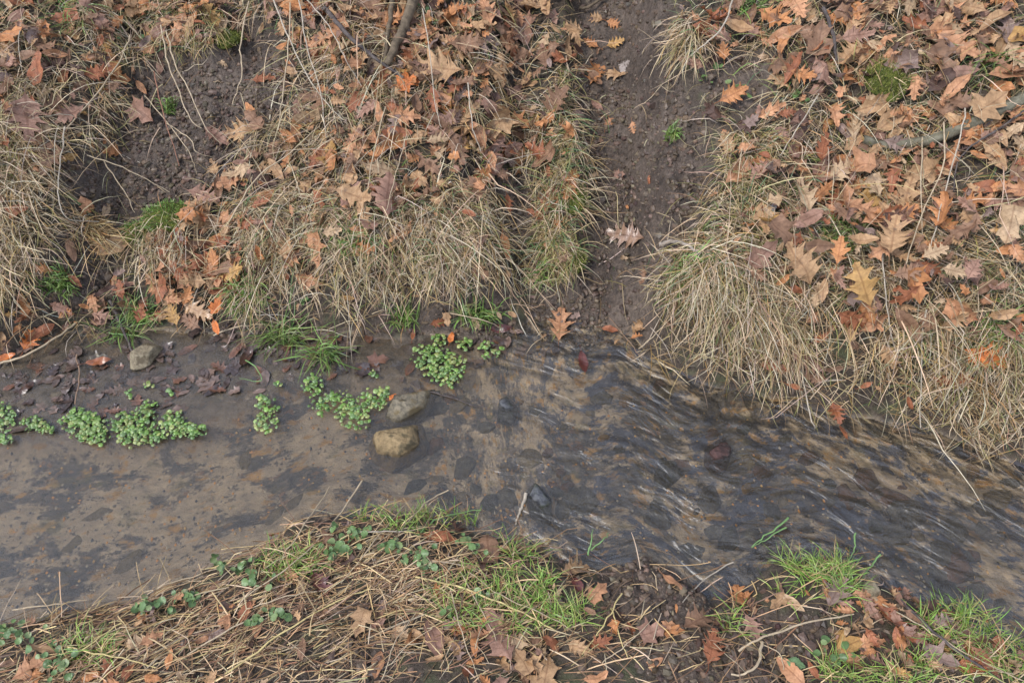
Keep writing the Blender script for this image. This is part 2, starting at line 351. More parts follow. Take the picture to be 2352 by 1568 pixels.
# ------------------------------------------------------------------ blades (grass, straw, stems)
def blades(mb, P, hd, L, w, col, rise=.6, grav=1.1, off=.03, seg=6, jit=.25, taper=True, water=True, crease=0.):
    """P (n,2) roots, hd (n,2) heading, L, w arrays, col (n,3)"""
    n = len(P); L = np.broadcast_to(L, n); w = np.broadcast_to(w, n)
    z0 = Hw(P[:, 0], P[:, 1]); p = np.stack([P[:, 0], P[:, 1], z0], -1)
    offs = rng.random(n)*off; rise = rise*(.5+rng.random(n))
    d = np.concatenate([hd/np.maximum(np.linalg.norm(hd, axis=1, keepdims=True), 1e-6), rise[:, None]], 1)+rng.normal(0, jit, (n, 3))*np.array([1, 1, .4])
    d /= np.linalg.norm(d, axis=1, keepdims=True)
    pts = [p]; cur = rng.normal(0, jit*.5, (n, 3))
    for s in range(seg):
        d = d+np.array([0, 0, -grav])/seg*1.0+cur/seg+rng.normal(0, jit*.22, (n, 3)); d /= np.linalg.norm(d, axis=1, keepdims=True)
        if crease: 
            k = rng.random(n) < crease/seg; d[k] = d[k]+rng.normal(0, .7, (k.sum(), 3)); d /= np.linalg.norm(d, axis=1, keepdims=True)
        q = pts[-1]+d*(L/seg)[:, None]
        fl = Hw(q[:, 0], q[:, 1])+.003+offs*min(1, (s+1)/2)
        low = q[:, 2] < fl; q[low, 2] = fl[low]
        pts.append(q)
    pts = np.stack(pts, 1)                                            # n, seg+1, 3
    tan = np.gradient(pts, axis=1); tan /= np.maximum(np.linalg.norm(tan, axis=2, keepdims=True), 1e-9)
    nn = np.array([0, -.45, 1.])+rng.normal(0, .45, (n, 1, 3))
    side = np.cross(tan, nn); side /= np.maximum(np.linalg.norm(side, axis=2, keepdims=True), 1e-9)
    s = np.linspace(0, 1, seg+1)
    prof = (np.minimum(1, 1.15-s)**.6 if taper else np.ones(seg+1)); prof[-1] = .12 if taper else .8
    hw = (w[:, None]*prof[None])[..., None]*.5
    V = np.stack([pts-side*hw, pts+side*hw], 2).reshape(-1, 3)
    k = np.arange(seg); base = (np.arange(n)*(seg+1)*2)[:, None]
    Fc = np.stack([base+2*k, base+2*k+1, base+2*k+3, base+2*k+2], -1).reshape(-1, 4)
    C = np.repeat(np.clip(col, 0, 1), (seg+1)*2, 0)
    mb.add(V, Fc, C)
def pal(n, cols, wts=None, var=.16):
    cols = np.array(cols)*np.array([1.03, .97, .86]); wts = None if wts is None else np.array(wts)/sum(wts)
    c = cols[rng.choice(len(cols), n, p=wts)]
    return np.clip(c*(1+rng.normal(0, var, (n, 1)))*(1+rng.normal(0, .05, (n, 3))), .01, .9)
STRAW = [(.48,.39,.28),(.38,.30,.185),(.27,.20,.12),(.43,.38,.30),(.34,.23,.10),(.13,.088,.05),(.24,.23,.09)]
SW = [3.0, 2.6, 2.6, 2.0, 1.5, 3.0, 1.1]
BRONZE = [(.36,.25,.12),(.27,.17,.07),(.42,.32,.18),(.18,.11,.05)]
GREEN = [(.095,.165,.035),(.13,.20,.05),(.07,.13,.03),(.17,.21,.07)]
DGREEN = [(.08,.15,.06),(.10,.17,.08),(.13,.19,.08)]
def worldarr(pxs, pys, off=0.):                                        # vectorised hit
    pxs = np.atleast_1d(pxs).astype(float); pys = np.atleast_1d(pys).astype(float)
    a = (pxs-1176)/F; b = (784-pys)/F; D = np.stack([a, CP+b*SP, -SP+b*CP], -1)
    t = np.full(len(a), 1.1); done = np.zeros(len(a), bool)
    for st in range(900):
        q = D*t[:, None]; z = CAMZ+q[:, 2]; h = Hw(q[:, 0], CAMY+q[:, 1])+off
        done |= z < h; t = np.where(done, t, t+np.maximum((z-h)*.35, .0015))
        if done.all(): break
    q = D*t[:, None]; x = q[:, 0]; y = CAMY+q[:, 1]
    return np.stack([x, y], -1)
def head(n, ang, spread):                                             # world heading, degrees, -90 points at the viewer
    a = np.radians(ang+rng.normal(0, spread, n)); return np.stack([np.cos(a), np.sin(a)], -1)
def tuft_roots(cx, cy, rx, ry, n, rot=0):
    r = np.sqrt(rng.random(n)); a = rng.random(n)*2*np.pi; c, s = math.cos(math.radians(rot)), math.sin(math.radians(rot))
    u, v = r*np.cos(a)*rx, r*np.sin(a)*ry
    return worldarr(cx+u*c-v*s, cy+u*s+v*c)
G_T = 'dry grass tussocks along the far bank'
# cx, cy, rx, ry, rot, n, len, heading, spread, palette, rise, green share, label
TUSS = [
 (1640,665,115,80,20,1250,.24,-80,30,'S',.5,.04,'big straw coloured tussock hanging over the water just right of the mud gully'),
 (1745,765,110,45,25,700,.22,-70,26,'S',.5,0,'straw tussock skirt above the wet rust leaf on the right waterline'),
 (900,580,150,80,5,1150,.17,-88,22,'S',.5,.03,'wide straw tussock combed straight down above the bright green cress clump'),
 (1080,560,85,100,0,620,.16,-88,26,'S',.5,.05,'pale straw tussock between the wide tussock and the narrow mossy strip'),
 (-10,330,105,120,0,800,.23,-62,16,'S',.5,0,'long straw tussock at the left photo edge, upper half, leaning right'),
 (5,540,90,110,0,800,.22,-64,16,'S',.5,0,'long straw tussock at the left photo edge, lower half, above the orange wet leaves'),
 (375,560,65,40,10,480,.20,-78,24,'S',.6,0,'straw tussock falling from the bright green moss cap'),
 (230,545,35,28,0,220,.17,-62,14,'B',.6,0,'small bronze grass tuft left of the mossy tussock'),
 (1272,420,50,170,5,720,.085,-88,34,'M',.6,.12,'narrow mossy grass strip along the left rim of the mud gully'),
 (1288,590,46,35,0,320,.10,-88,25,'M',.6,.1,'short overhanging grass tip at the lower end of the narrow strip'),
 (1575,95,42,38,0,260,.20,-112,16,'S',.5,.03,'pale grass tuft at the top right rim of the mud gully'),
 (430,70,85,45,15,300,.13,-75,22,'M',.6,.1,'olive and straw tuft above the left bare mud'),
 (600,540,50,60,0,380,.19,-80,16,'S',.4,.03,'straw tuft hanging between the leaf pile and the green seedling patch'),
 (2120,830,140,70,15,480,.22,-95,34,'S',.3,.06,'loose arching straw tussock beside the bright orange oak leaf'),
 (2290,900,100,110,20,620,.18,-80,34,'S',.3,.04,'dense straw tussock at the right photo edge above the water'),
 (1715,430,55,90,0,280,.10,-110,32,'M',.5,.1,'thin grass tuft on the right rim halfway up the mud gully'),
 (245,265,40,60,0,170,.17,-50,14,'S',.5,0,'long straw tuft leaning over the left edge of the bare mud'),
 (700,520,80,80,0,450,.15,-85,26,'S',.5,.05,'straw tussock left of the green tuft on the middle bank'),
]
MOSSY = [(.36,.29,.16),(.28,.24,.10),(.42,.34,.21),(.20,.19,.06),(.24,.17,.09)]
for cx, cy, rx, ry, rot, n, L, hd, sp, pl, ri, gs, lab in TUSS:
    L *= .60; ry *= 1.35; sp += 12; cy -= .12*ry
    b = MB(); P = tuft_roots(cx, cy, rx, ry, n, rot)
    cols = {'S': STRAW, 'B': BRONZE, 'M': MOSSY}[pl]
    hh = head(n, hd, sp*.7); ka = np.radians(75*fbm(P[:, 0], P[:, 1], 22, 2, 71)); hh = np.stack([hh[:, 0]*np.cos(ka)-hh[:, 1]*np.sin(ka), hh[:, 0]*np.sin(ka)+hh[:, 1]*np.cos(ka)], -1); ri *= .5
    blades(b, P, hh, L*(.30+.85*rng.random(n)**1.3), .0015+.0018*rng.random(n), pal(n, cols, SW if pl == 'S' else None), rise=ri, off=.032, seg=7, crease=1., jit=.38)
    m = n//16; blades(b, P[:m], head(m, hd, 30), L*1.5*(.6+.7*rng.random(m)), .0022, pal(m, cols[:4]), rise=.5, grav=.8, off=.07, seg=7, jit=.2, crease=1.2)
    k = int(n*gs)
    if k: blades(b, P[:k], head(k, hd, 60), .06+.05*rng.random(k), .0025, pal(k, DGREEN), rise=1.0, off=.05)
    tag(b.build('grass_tussock', MB_), lab, 'grass tussock', G_T)
# ------------------------------------------------------------------ loose straw and short turf (stuff)
allm = lambda A, P: bil(A, P[:, 0], P[:, 1])
def scatter(n, dens, box=(-2.2, 2.2, -1.3, 2.1)):
    P = np.stack([rng.uniform(box[0], box[1], n), rng.uniform(box[2], box[3], n)], -1)
    z = H(P[:, 0], P[:, 1]); px, py = project(P[:, 0], P[:, 1], z)
    k = (rng.random(n) < dens(px, py, P)) & (px > -420) & (px < 2770) & (py > -260) & (py < 1800); return P[k]
isfar = lambda P: (P[:, 1] > yf(P[:, 0])+.01)
isnear = lambda P: (P[:, 1] < yn(P[:, 0])-.01)
BG = [(60,400,200,330,.9),(600,600,170,160,.8),(950,560,300,170,.9),(1280,400,80,250,.9),(1100,330,180,110,.5),(1650,620,180,220,1.),(1950,600,400,260,.9),(2200,820,330,240,1.),(1700,380,160,160,.7),(850,150,260,180,.55),(2000,200,400,220,.5),(300,60,330,110,.6),(470,100,130,90,.7),(700,330,130,200,.7)]
mb = MB()
P = scatter(330000, lambda px, py, P: (.16+blobs(px, py, BG))*(1-.96*allm(mud, P))*isfar(P)*.55*(.35+1.3*(vn(P[:, 0]*16, P[:, 1]*16, 5) > .42)))
n = len(P); print('turf', n)
blades(mb, P, head(n, -88, 55), .04+.12*rng.random(n)**1.6, .0013+.0016*rng.random(n), pal(n, STRAW, SW), rise=.6, off=.035, seg=4, jit=.4)
P = scatter(9000, lambda px, py, P: blobs(px, py, [(800,250,240,230,1.),(1000,450,250,140,.8),(2050,600,380,330,1.),(150,250,220,220,.6),(700,550,200,120,.7)])*(1-.8*allm(mud, P))*isfar(P)*.8)
n = len(P)
blades(mb, P, head(n, -88, 26), .12+.22*rng.random(n), .0018+.0014*rng.random(n), pal(n, STRAW[:4]), rise=.5, grav=.7, off=.07, seg=6, jit=.12, crease=.6)
tag(mb.build('dry_turf', MB_), 'short matted dry turf covering the far bank between tussocks and leaves', 'dry grass', kind='stuff')
mb = MB()
P = scatter(110000, lambda px, py, P: (.10+blobs(px, py, [(1900,600,500,300,.6),(1650,640,190,150,1.2),(1280,450,70,250,.8),(800,580,90,60,1.),(850,480,330,120,.4),(400,30,300,60,.4),(150,680,100,50,.7),(600,690,120,60,.9),(330,730,110,40,.9),(2080,200,260,160,.35),(1000,700,160,50,.5),(1700,230,140,70,.4)]))*(1-.93*allm(mud, P))*isfar(P)*.5*(vn(P[:, 0]*9, P[:, 1]*9, 15) > .45))
n = len(P); print('green', n)
blades(mb, P, head(n, -90, 70), .03+.05*rng.random(n), .0014+.0013*rng.random(n), pal(n, GREEN+DGREEN+[(.22,.20,.09)]), rise=1., off=.045, seg=4, jit=.35)
tag(mb.build('green_turf', MBG), 'sparse green grass shoots growing through the dry turf', 'grass', kind='stuff')
# near bank straw mat
mb = MB()
NS = [(150,1560,260,90,.8),(450,1440,330,80,1.),(800,1300,260,90,1.),(980,1400,260,110,.9),(1150,1290,140,70,.5),(1250,1500,260,90,.28),(1750,1480,260,90,.14),(2200,1540,180,60,.3),(350,1530,500,80,.9)]
P = scatter(60000, lambda px, py, P: (.07+blobs(px, py, NS))*isnear(P)*.60, (-1.5, 1.5, -1.25, 0))
n = len(P); print('near', n); px, py = project(P[:, 0], P[:, 1], 0*P[:, 0])
ang = np.where(rng.random(n) < .62, 22, rng.uniform(-180, 180, n))+rng.normal(0, 16, n); ang = np.radians(ang+180*(rng.random(n) < .4))
L = .04+.13*rng.random(n)**1.8
blades(mb, P, np.stack([np.cos(ang), np.sin(ang)], -1), L, .0011+.0014*rng.random(n), pal(n, [(.50,.38,.22),(.40,.29,.16),(.30,.19,.10),(.42,.34,.24),(.22,.13,.075),(.14,.09,.06)]), rise=.12, off=.022, seg=4, jit=.12, taper=False, crease=.5)
tag(mb.build('straw_mat', MB_), 'tangled yellow straw lying on the near bank', 'straw', kind='stuff')
# green grass of the near bank, by patch
G_G = 'green grass patches on the near bank'
GP = [(1140,1380,130,70,700,.05,'green grass patch on the near bank above the rose coloured oak leaf','N'),
 (1290,1385,60,60,380,.055,'bright green grass patch on the near bank beside the small muddy cove','N'),
 (1870,1340,95,50,900,.065,'thick bright green grass clump at the water edge on the right near bank','N'),
 (2190,1440,80,40,420,.055,'fine green grass at the water edge, lower right of the dark twig','N'),
 (2300,1530,80,50,420,.06,'green grass in the lower right corner','N'),
 (2010,1540,120,40,420,.045,'sparse green grass at the bottom edge below the ochre leaf','N'),
 (660,1300,70,35,300,.05,'green grass among round leaves at the left end of the straw mat','N'),
 (950,1200,130,22,300,.045,'thin green grass fringe leaning over the water from the near bank','N'),
 (1190,1270,60,22,150,.06,'few green blades reaching into the water left of the small cove','N'),
 (1700,1430,40,30,110,.06,'small green sprout beneath the lone orange leaf on the near mud','N'),
 (200,1500,60,25,160,.06,'small green tuft among straw in the lower left','N')]
for cx, cy, rx, ry, n, L, lab, q in GP:
    b = MB(); P = tuft_roots(cx, cy, rx*1.15, ry*1.15, n); P = P[(vn(P[:, 0]*28, P[:, 1]*28, 9) > .42) & (rng.random(len(P)) < .8)]; n = len(P)
    blades(b, P, head(n, 75, 80), L*(.5+.8*rng.random(n)), .0012+.0012*rng.random(n), pal(n, [(.15,.27,.045),(.20,.34,.06),(.11,.19,.04),(.26,.33,.09),(.36,.28,.14)]), rise=.8, grav=.9, off=.03, seg=5, jit=.4)
    tag(b.build('green_grass_patch', MBG), lab, 'grass', G_G)
G_S = 'green grass tufts on the far side of the stream'
FT = [(655,775,45,22,90,.10,'sprawling green grass tuft at the mud edge left of the middle of the far shore'),
 (745,815,35,16,70,.10,'sprawling pale green grass tuft reaching down into the stream shallows'),
 (565,680,36,32,200,.06,'bright green grass tuft right of the orange leaf pile'),
 (330,730,35,20,130,.055,'bright green grass tuft left of the orange leaf pile'),
 (285,770,40,10,40,.09,'thin green blades lying on the mud above the beige stone'),
 (820,560,42,26,220,.05,'green tuft on the middle bank above the wide straw tussock'),
 (1240,640,20,16,90,.045,'small green tuft under the overhanging grass tip'),
 (140,660,36,24,120,.04,'small green mossy tuft below the left bare soil'),
 (1590,680,60,40,260,.05,'dusty green tuft on top of the big overhanging tussock'),
 (175,50,36,28,60,.10,'green blades in leaf litter near the top left corner'),
 (1715,10,30,30,60,.10,'green blades at the top edge above the upper right bare soil'),
 (2270,150,60,10,36,.11,'wide green blade tuft near the right top edge'),
 (395,255,16,12,60,.03,'tiny green tuft in the middle of the left bare mud'),
 (1540,320,14,12,60,.03,'tiny green tuft on the right wall of the mud gully'),
 (930,740,30,16,90,.04,'green shoots at the foot of the wide straw tussock'),
 (1100,730,50,14,110,.05,'green blades above the cress near the gully mouth'),
 (1940,545,50,40,160,.045,'dull green grass beside the big pale oak leaf'),
 (2270,790,50,40,160,.05,'dull green grass under the bright orange oak leaf')]
for cx, cy, rx, ry, n, L, lab in FT:
    b = MB(); P = tuft_roots(cx, cy, rx, ry, n)
    blades(b, P, head(n, -80, 75), L*(.5+.8*rng.random(n)), .0022+.0016*rng.random(n), pal(n, GREEN+[(.15,.26,.06)]), rise=.9, grav=1.0, off=.045, seg=6, jit=.3)
    tag(b.build('grass_tuft', MBG), lab, 'grass tuft', G_S)
# ------------------------------------------------------------------ leaves
def tmpl(kind, r):
    """flat unit leaf: base at 0, tip at x=1. returns mid x, boundary (x,w) left/right"""
    st = [(0, 0, .0)]
    if kind == 'oak':
        n = r.choice([3, 4, 4]); Wd = r.uniform(.32, .47); dp = r.uniform(.34, .56)
        for i in range(n):
            c = .13+.72*i/n; e = Wd*math.sin(math.pi*min(.98, (c+.16)))**.55*(1 if i else .82); st_ = .72/n
            st += [(c, c-.01, e*dp if i else e*.25), (c+.30*st_, c+.28*st_+.02, e*.62), (c+.45*st_, c+.45*st_+.075, e*1.05), (c+.56*st_, c+.52*st_+.035, e*.72), (c+.62*st_, c+.62*st_+.05, e*.80), (c+.72*st_, c+.70*st_, e*.45)]
        st += [(.90, .90, .07), (.93, .95, .10), (.96, .97, .04)]
    elif kind == 'maple':
        Wd = r.uniform(.42, .5)
        st += [(.10, .02, .20), (.16, -.02, .34), (.22, .12, .28), (.30, .30, Wd*.75), (.36, .38, Wd*1.05), (.42, .42, Wd*.75), (.50, .46, .18), (.60, .66, .24), (.66, .74, .30), (.72, .76, .18), (.85, .86, .09)]
    elif kind == 'scallop':
        for i in range(1, 14): s = i/14; st.append((s, s+.0, .5*math.sin(math.pi*s)**.55*(1+.06*(i % 2))))
    elif kind == 'serrate':
        for i in range(1, 16): s = i/16; st.append((s, s+(.02 if i % 2 else -.01), .33*math.sin(math.pi*s**.85)**.9*(1.08 if i % 2 else .94)))
    else:
        Wd = r.uniform(.17, .28)
        for i in range(1, 12): s = i/12; st.append((s, s, Wd*math.sin(math.pi*s**.9)**.85*(1+.05*r.uniform(-1, 1))))
    st.append((1, 1, 0.))
    out = []
    for sgn in (-1, 1):
        out.append([(m, bx+r.uniform(-.02, .02)*(w > 0), sgn*w*r.uniform(.86, 1.12)) for m, bx, w in st])
    m = np.array([s[0] for s in st])
    l, rr = np.array(out[0]), np.array(out[1])
    rows = []
    for i in range(len(st)):
        M = np.array([m[i], 0]); A = l[i, 1:]; B = rr[i, 1:]
        rows.append([A, .5*A+.5*np.array([.35*M[0]+.65*A[0], 0]) if 0 else .5*(A+M), M, .5*(B+M), B])
    V = np.array(rows).reshape(-1, 2); ns = len(st)
    return V, gridfaces(5, ns)
LT = {k: [tmpl(k, random.Random(i*13+5)) for i in range(n)] for k, n in (('oak', 12), ('maple', 4), ('oval', 4), ('serrate', 2), ('scallop', 2))}
def leaf_geo(kind, vi, base, tip, up, curl, fold, wave, r, width=1., flip=1):
    V, Fc = LT[kind][vi % len(LT[kind])]
    L = np.linalg.norm(tip-base); x, y = V[:, 0].copy(), V[:, 1]*width
    u0, v0 = x.copy(), y.copy()
    ph = r.uniform(0, 6.3); kx = curl*r.uniform(-.9, .9)*1.4; ky = curl*r.uniform(.5, 1.6)*flip*2.2
    z = np.where(abs(ky) > 1e-3, (1-np.cos(ky*y))/(ky or 1), 0); yy = np.sin(ky*y)/(ky or 1)
    z = z+fold*np.abs(y)*.8+wave*.05*np.sin(9*x+ph)*np.cos(7*y+ph*2)+wave*.09*np.abs(y)*np.sin(17*x+ph*3)
    xc = x-.5; z = z+(1-np.cos(kx*xc))/(kx or 1); xx = np.sin(kx*xc)/(kx or 1)
    X_ = (tip-base)/L; Z_ = up-X_*np.dot(up, X_); Z_ /= np.linalg.norm(Z_); Y_ = np.cross(Z_, X_)
    c = .5*(base+tip)
    P = c+L*(xx[:, None]*X_+yy[:, None]*Y_+z[:, None]*Z_)
    return P, Fc, np.stack([u0, v0*2, np.full(len(x), r.random())], -1)
LC = {'orange': (.46,.205,.085), 'tan': (.41,.25,.135), 'pale': (.42,.29,.18), 'brown': (.24,.135,.083), 'rust': (.31,.115,.055), 'rose': (.30,.17,.125), 'mauve': (.26,.18,.155),
      'dark': (.085,.045,.032), 'maroon': (.13,.042,.035), 'ochre': (.43,.25,.09), 'bright': (.60,.19,.055), 'grey': (.34,.29,.27), 'yellow': (.27,.17,.12), 'green': (.13,.22,.10), 'peach': (.47,.24,.13)}
LK = np.array([.88, .87, .80])
LNAME = {'orange': 'orange brown', 'tan': 'tan', 'pale': 'pale tan', 'brown': 'mid brown', 'rust': 'rust red', 'rose': 'dusky rose brown', 'mauve': 'greyish mauve', 'dark': 'dark wet', 'maroon': 'maroon wet', 'ochre': 'ochre', 'bright': 'bright orange', 'grey': 'silvery grey', 'yellow': 'pinkish tan mottled', 'green': 'green', 'peach': 'peach tan'}
def place_leaf(px, py, L, ang, kind, colr, ctx, off=.03, curl=None, wet=None, label=None, name=None, width=1.):
    r = random.Random(int(px*31+py*17)); a = math.radians(ang); dx, dy = math.cos(a)*L/2, -math.sin(a)*L/2
    B, T = hit(px-dx, py-dy, off), hit(px+dx, py+dy, off); C = .5*(B+T); n = normal(C[0], C[1])
    v = T-B; v[2] = np.clip(v[2], -.75*np.hypot(v[0], v[1])-.01, .75*np.hypot(v[0], v[1])+.01)
    mx = L*.0017
    if np.linalg.norm(v) > mx: v *= mx/np.linalg.norm(v)
    pc = hit(px, py, off); B, T = pc-v/2, pc+v/2
    n = n+np.array([r.gauss(0, .2), r.gauss(-.15, .2), 0]); n /= np.linalg.norm(n)
    curl = r.uniform(.2, .9) if curl is None else curl
    P, Fc, U = leaf_geo(kind, r.randrange(99), B, T, n, curl, r.uniform(0, .35), r.uniform(.5, 1.6), r, width, r.choice([1, 1, -1]))
    c = np.array(LC[colr])*LK*(1+r.uniform(-.1, .1))
    wet = colr in ('dark', 'maroon') if wet is None else wet
    k = {'oak': 'oak leaf', 'maple': 'lobed leaf', 'oval': 'oval leaf', 'serrate': 'toothed leaf', 'scallop': 'round leaf'}[kind]
    name = name or {'oak': 'oak_leaf', 'maple': 'maple_leaf', 'oval': 'oval_leaf', 'serrate': 'toothed_leaf', 'scallop': 'round_leaf'}[kind]
    e = empty(name, tuple(pc)); M = MLW if wet else ML
    mesh('blade', P-pc, Fc, M, e, np.tile(c, (len(P), 1)), U)
    # stalk from the base
    X_ = v/np.linalg.norm(v); sl = np.linalg.norm(v)*.28; pts = [B+X_*.0-pc+0*n, B-X_*sl*.5-pc+n*.003, B-X_*sl-pc+n*r.uniform(-.004, .008)+np.cross(n, X_)*sl*r.uniform(-.3, .3)]
    tube(pts, [.0011, .0009, .0011], 'stalk', M, e, tuple(c*.75))
    tag(e, label or f"{LNAME[colr]} {k} {ctx}", 'leaf', 'fallen leaves on the banks')
    return e
def tubegeo(pts, rad, sides=5):
    pts = np.array(pts, float); n = len(pts); tan = np.gradient(pts, axis=0); tan /= np.maximum(np.linalg.norm(tan, axis=1, keepdims=True), 1e-9)
    ref = np.array([.1, .2, 1.]) if abs(tan[:, 2]).mean() < .9 else np.array([1., .2, 0]); s = np.cross(tan, ref); s /= np.linalg.norm(s, axis=1, keepdims=True); t = np.cross(s, tan)
    a = np.arange(sides)/sides*2*np.pi; rad = np.broadcast_to(rad, n)
    V = pts[:, None]+rad[:, None, None]*(np.cos(a)[None, :, None]*s[:, None]+np.sin(a)[None, :, None]*t[:, None])
    F_ = []
    for i in range(n-1):
        for j in range(sides): k = (j+1) % sides; F_.append((i*sides+j, i*sides+k, (i+1)*sides+k, (i+1)*sides+j))
    V = V.reshape(-1, 3); 
    # end caps
    V = np.concatenate([V, pts[:1], pts[-1:]]); 
    for j in range(sides):
        k = (j+1) % sides; F_.append((n*sides, k, j, n*sides)); F_.append((n*sides+1, (n-1)*sides+j, (n-1)*sides+k, n*sides+1))
    F_ = [f for f in F_ if len(set(f)) == 4]
    return V, np.array(F_)
def tube(pts, rad, name, mat, parent=None, col=(.3, .2, .1), sides=5):
    V, Fc = tubegeo(pts, rad, sides); return mesh(name, V, Fc, mat, parent, np.tile(np.array(col), (len(V), 1)))
def smooth_path(P, per=6):
    P = np.array(P, float); Q = np.concatenate([[2*P[0]-P[1]], P, [2*P[-1]-P[-2]]]); out = []
    for i in range(1, len(Q)-2):
        for k in range(per):
            t = k/per; a, b, c, d = Q[i-1:i+3]
            out.append(.5*((2*b)+(-a+c)*t+(2*a-5*b+4*c-d)*t*t+(-a+3*b-3*c+d)*t**3))
    out.append(P[-1]); return np.array(out)
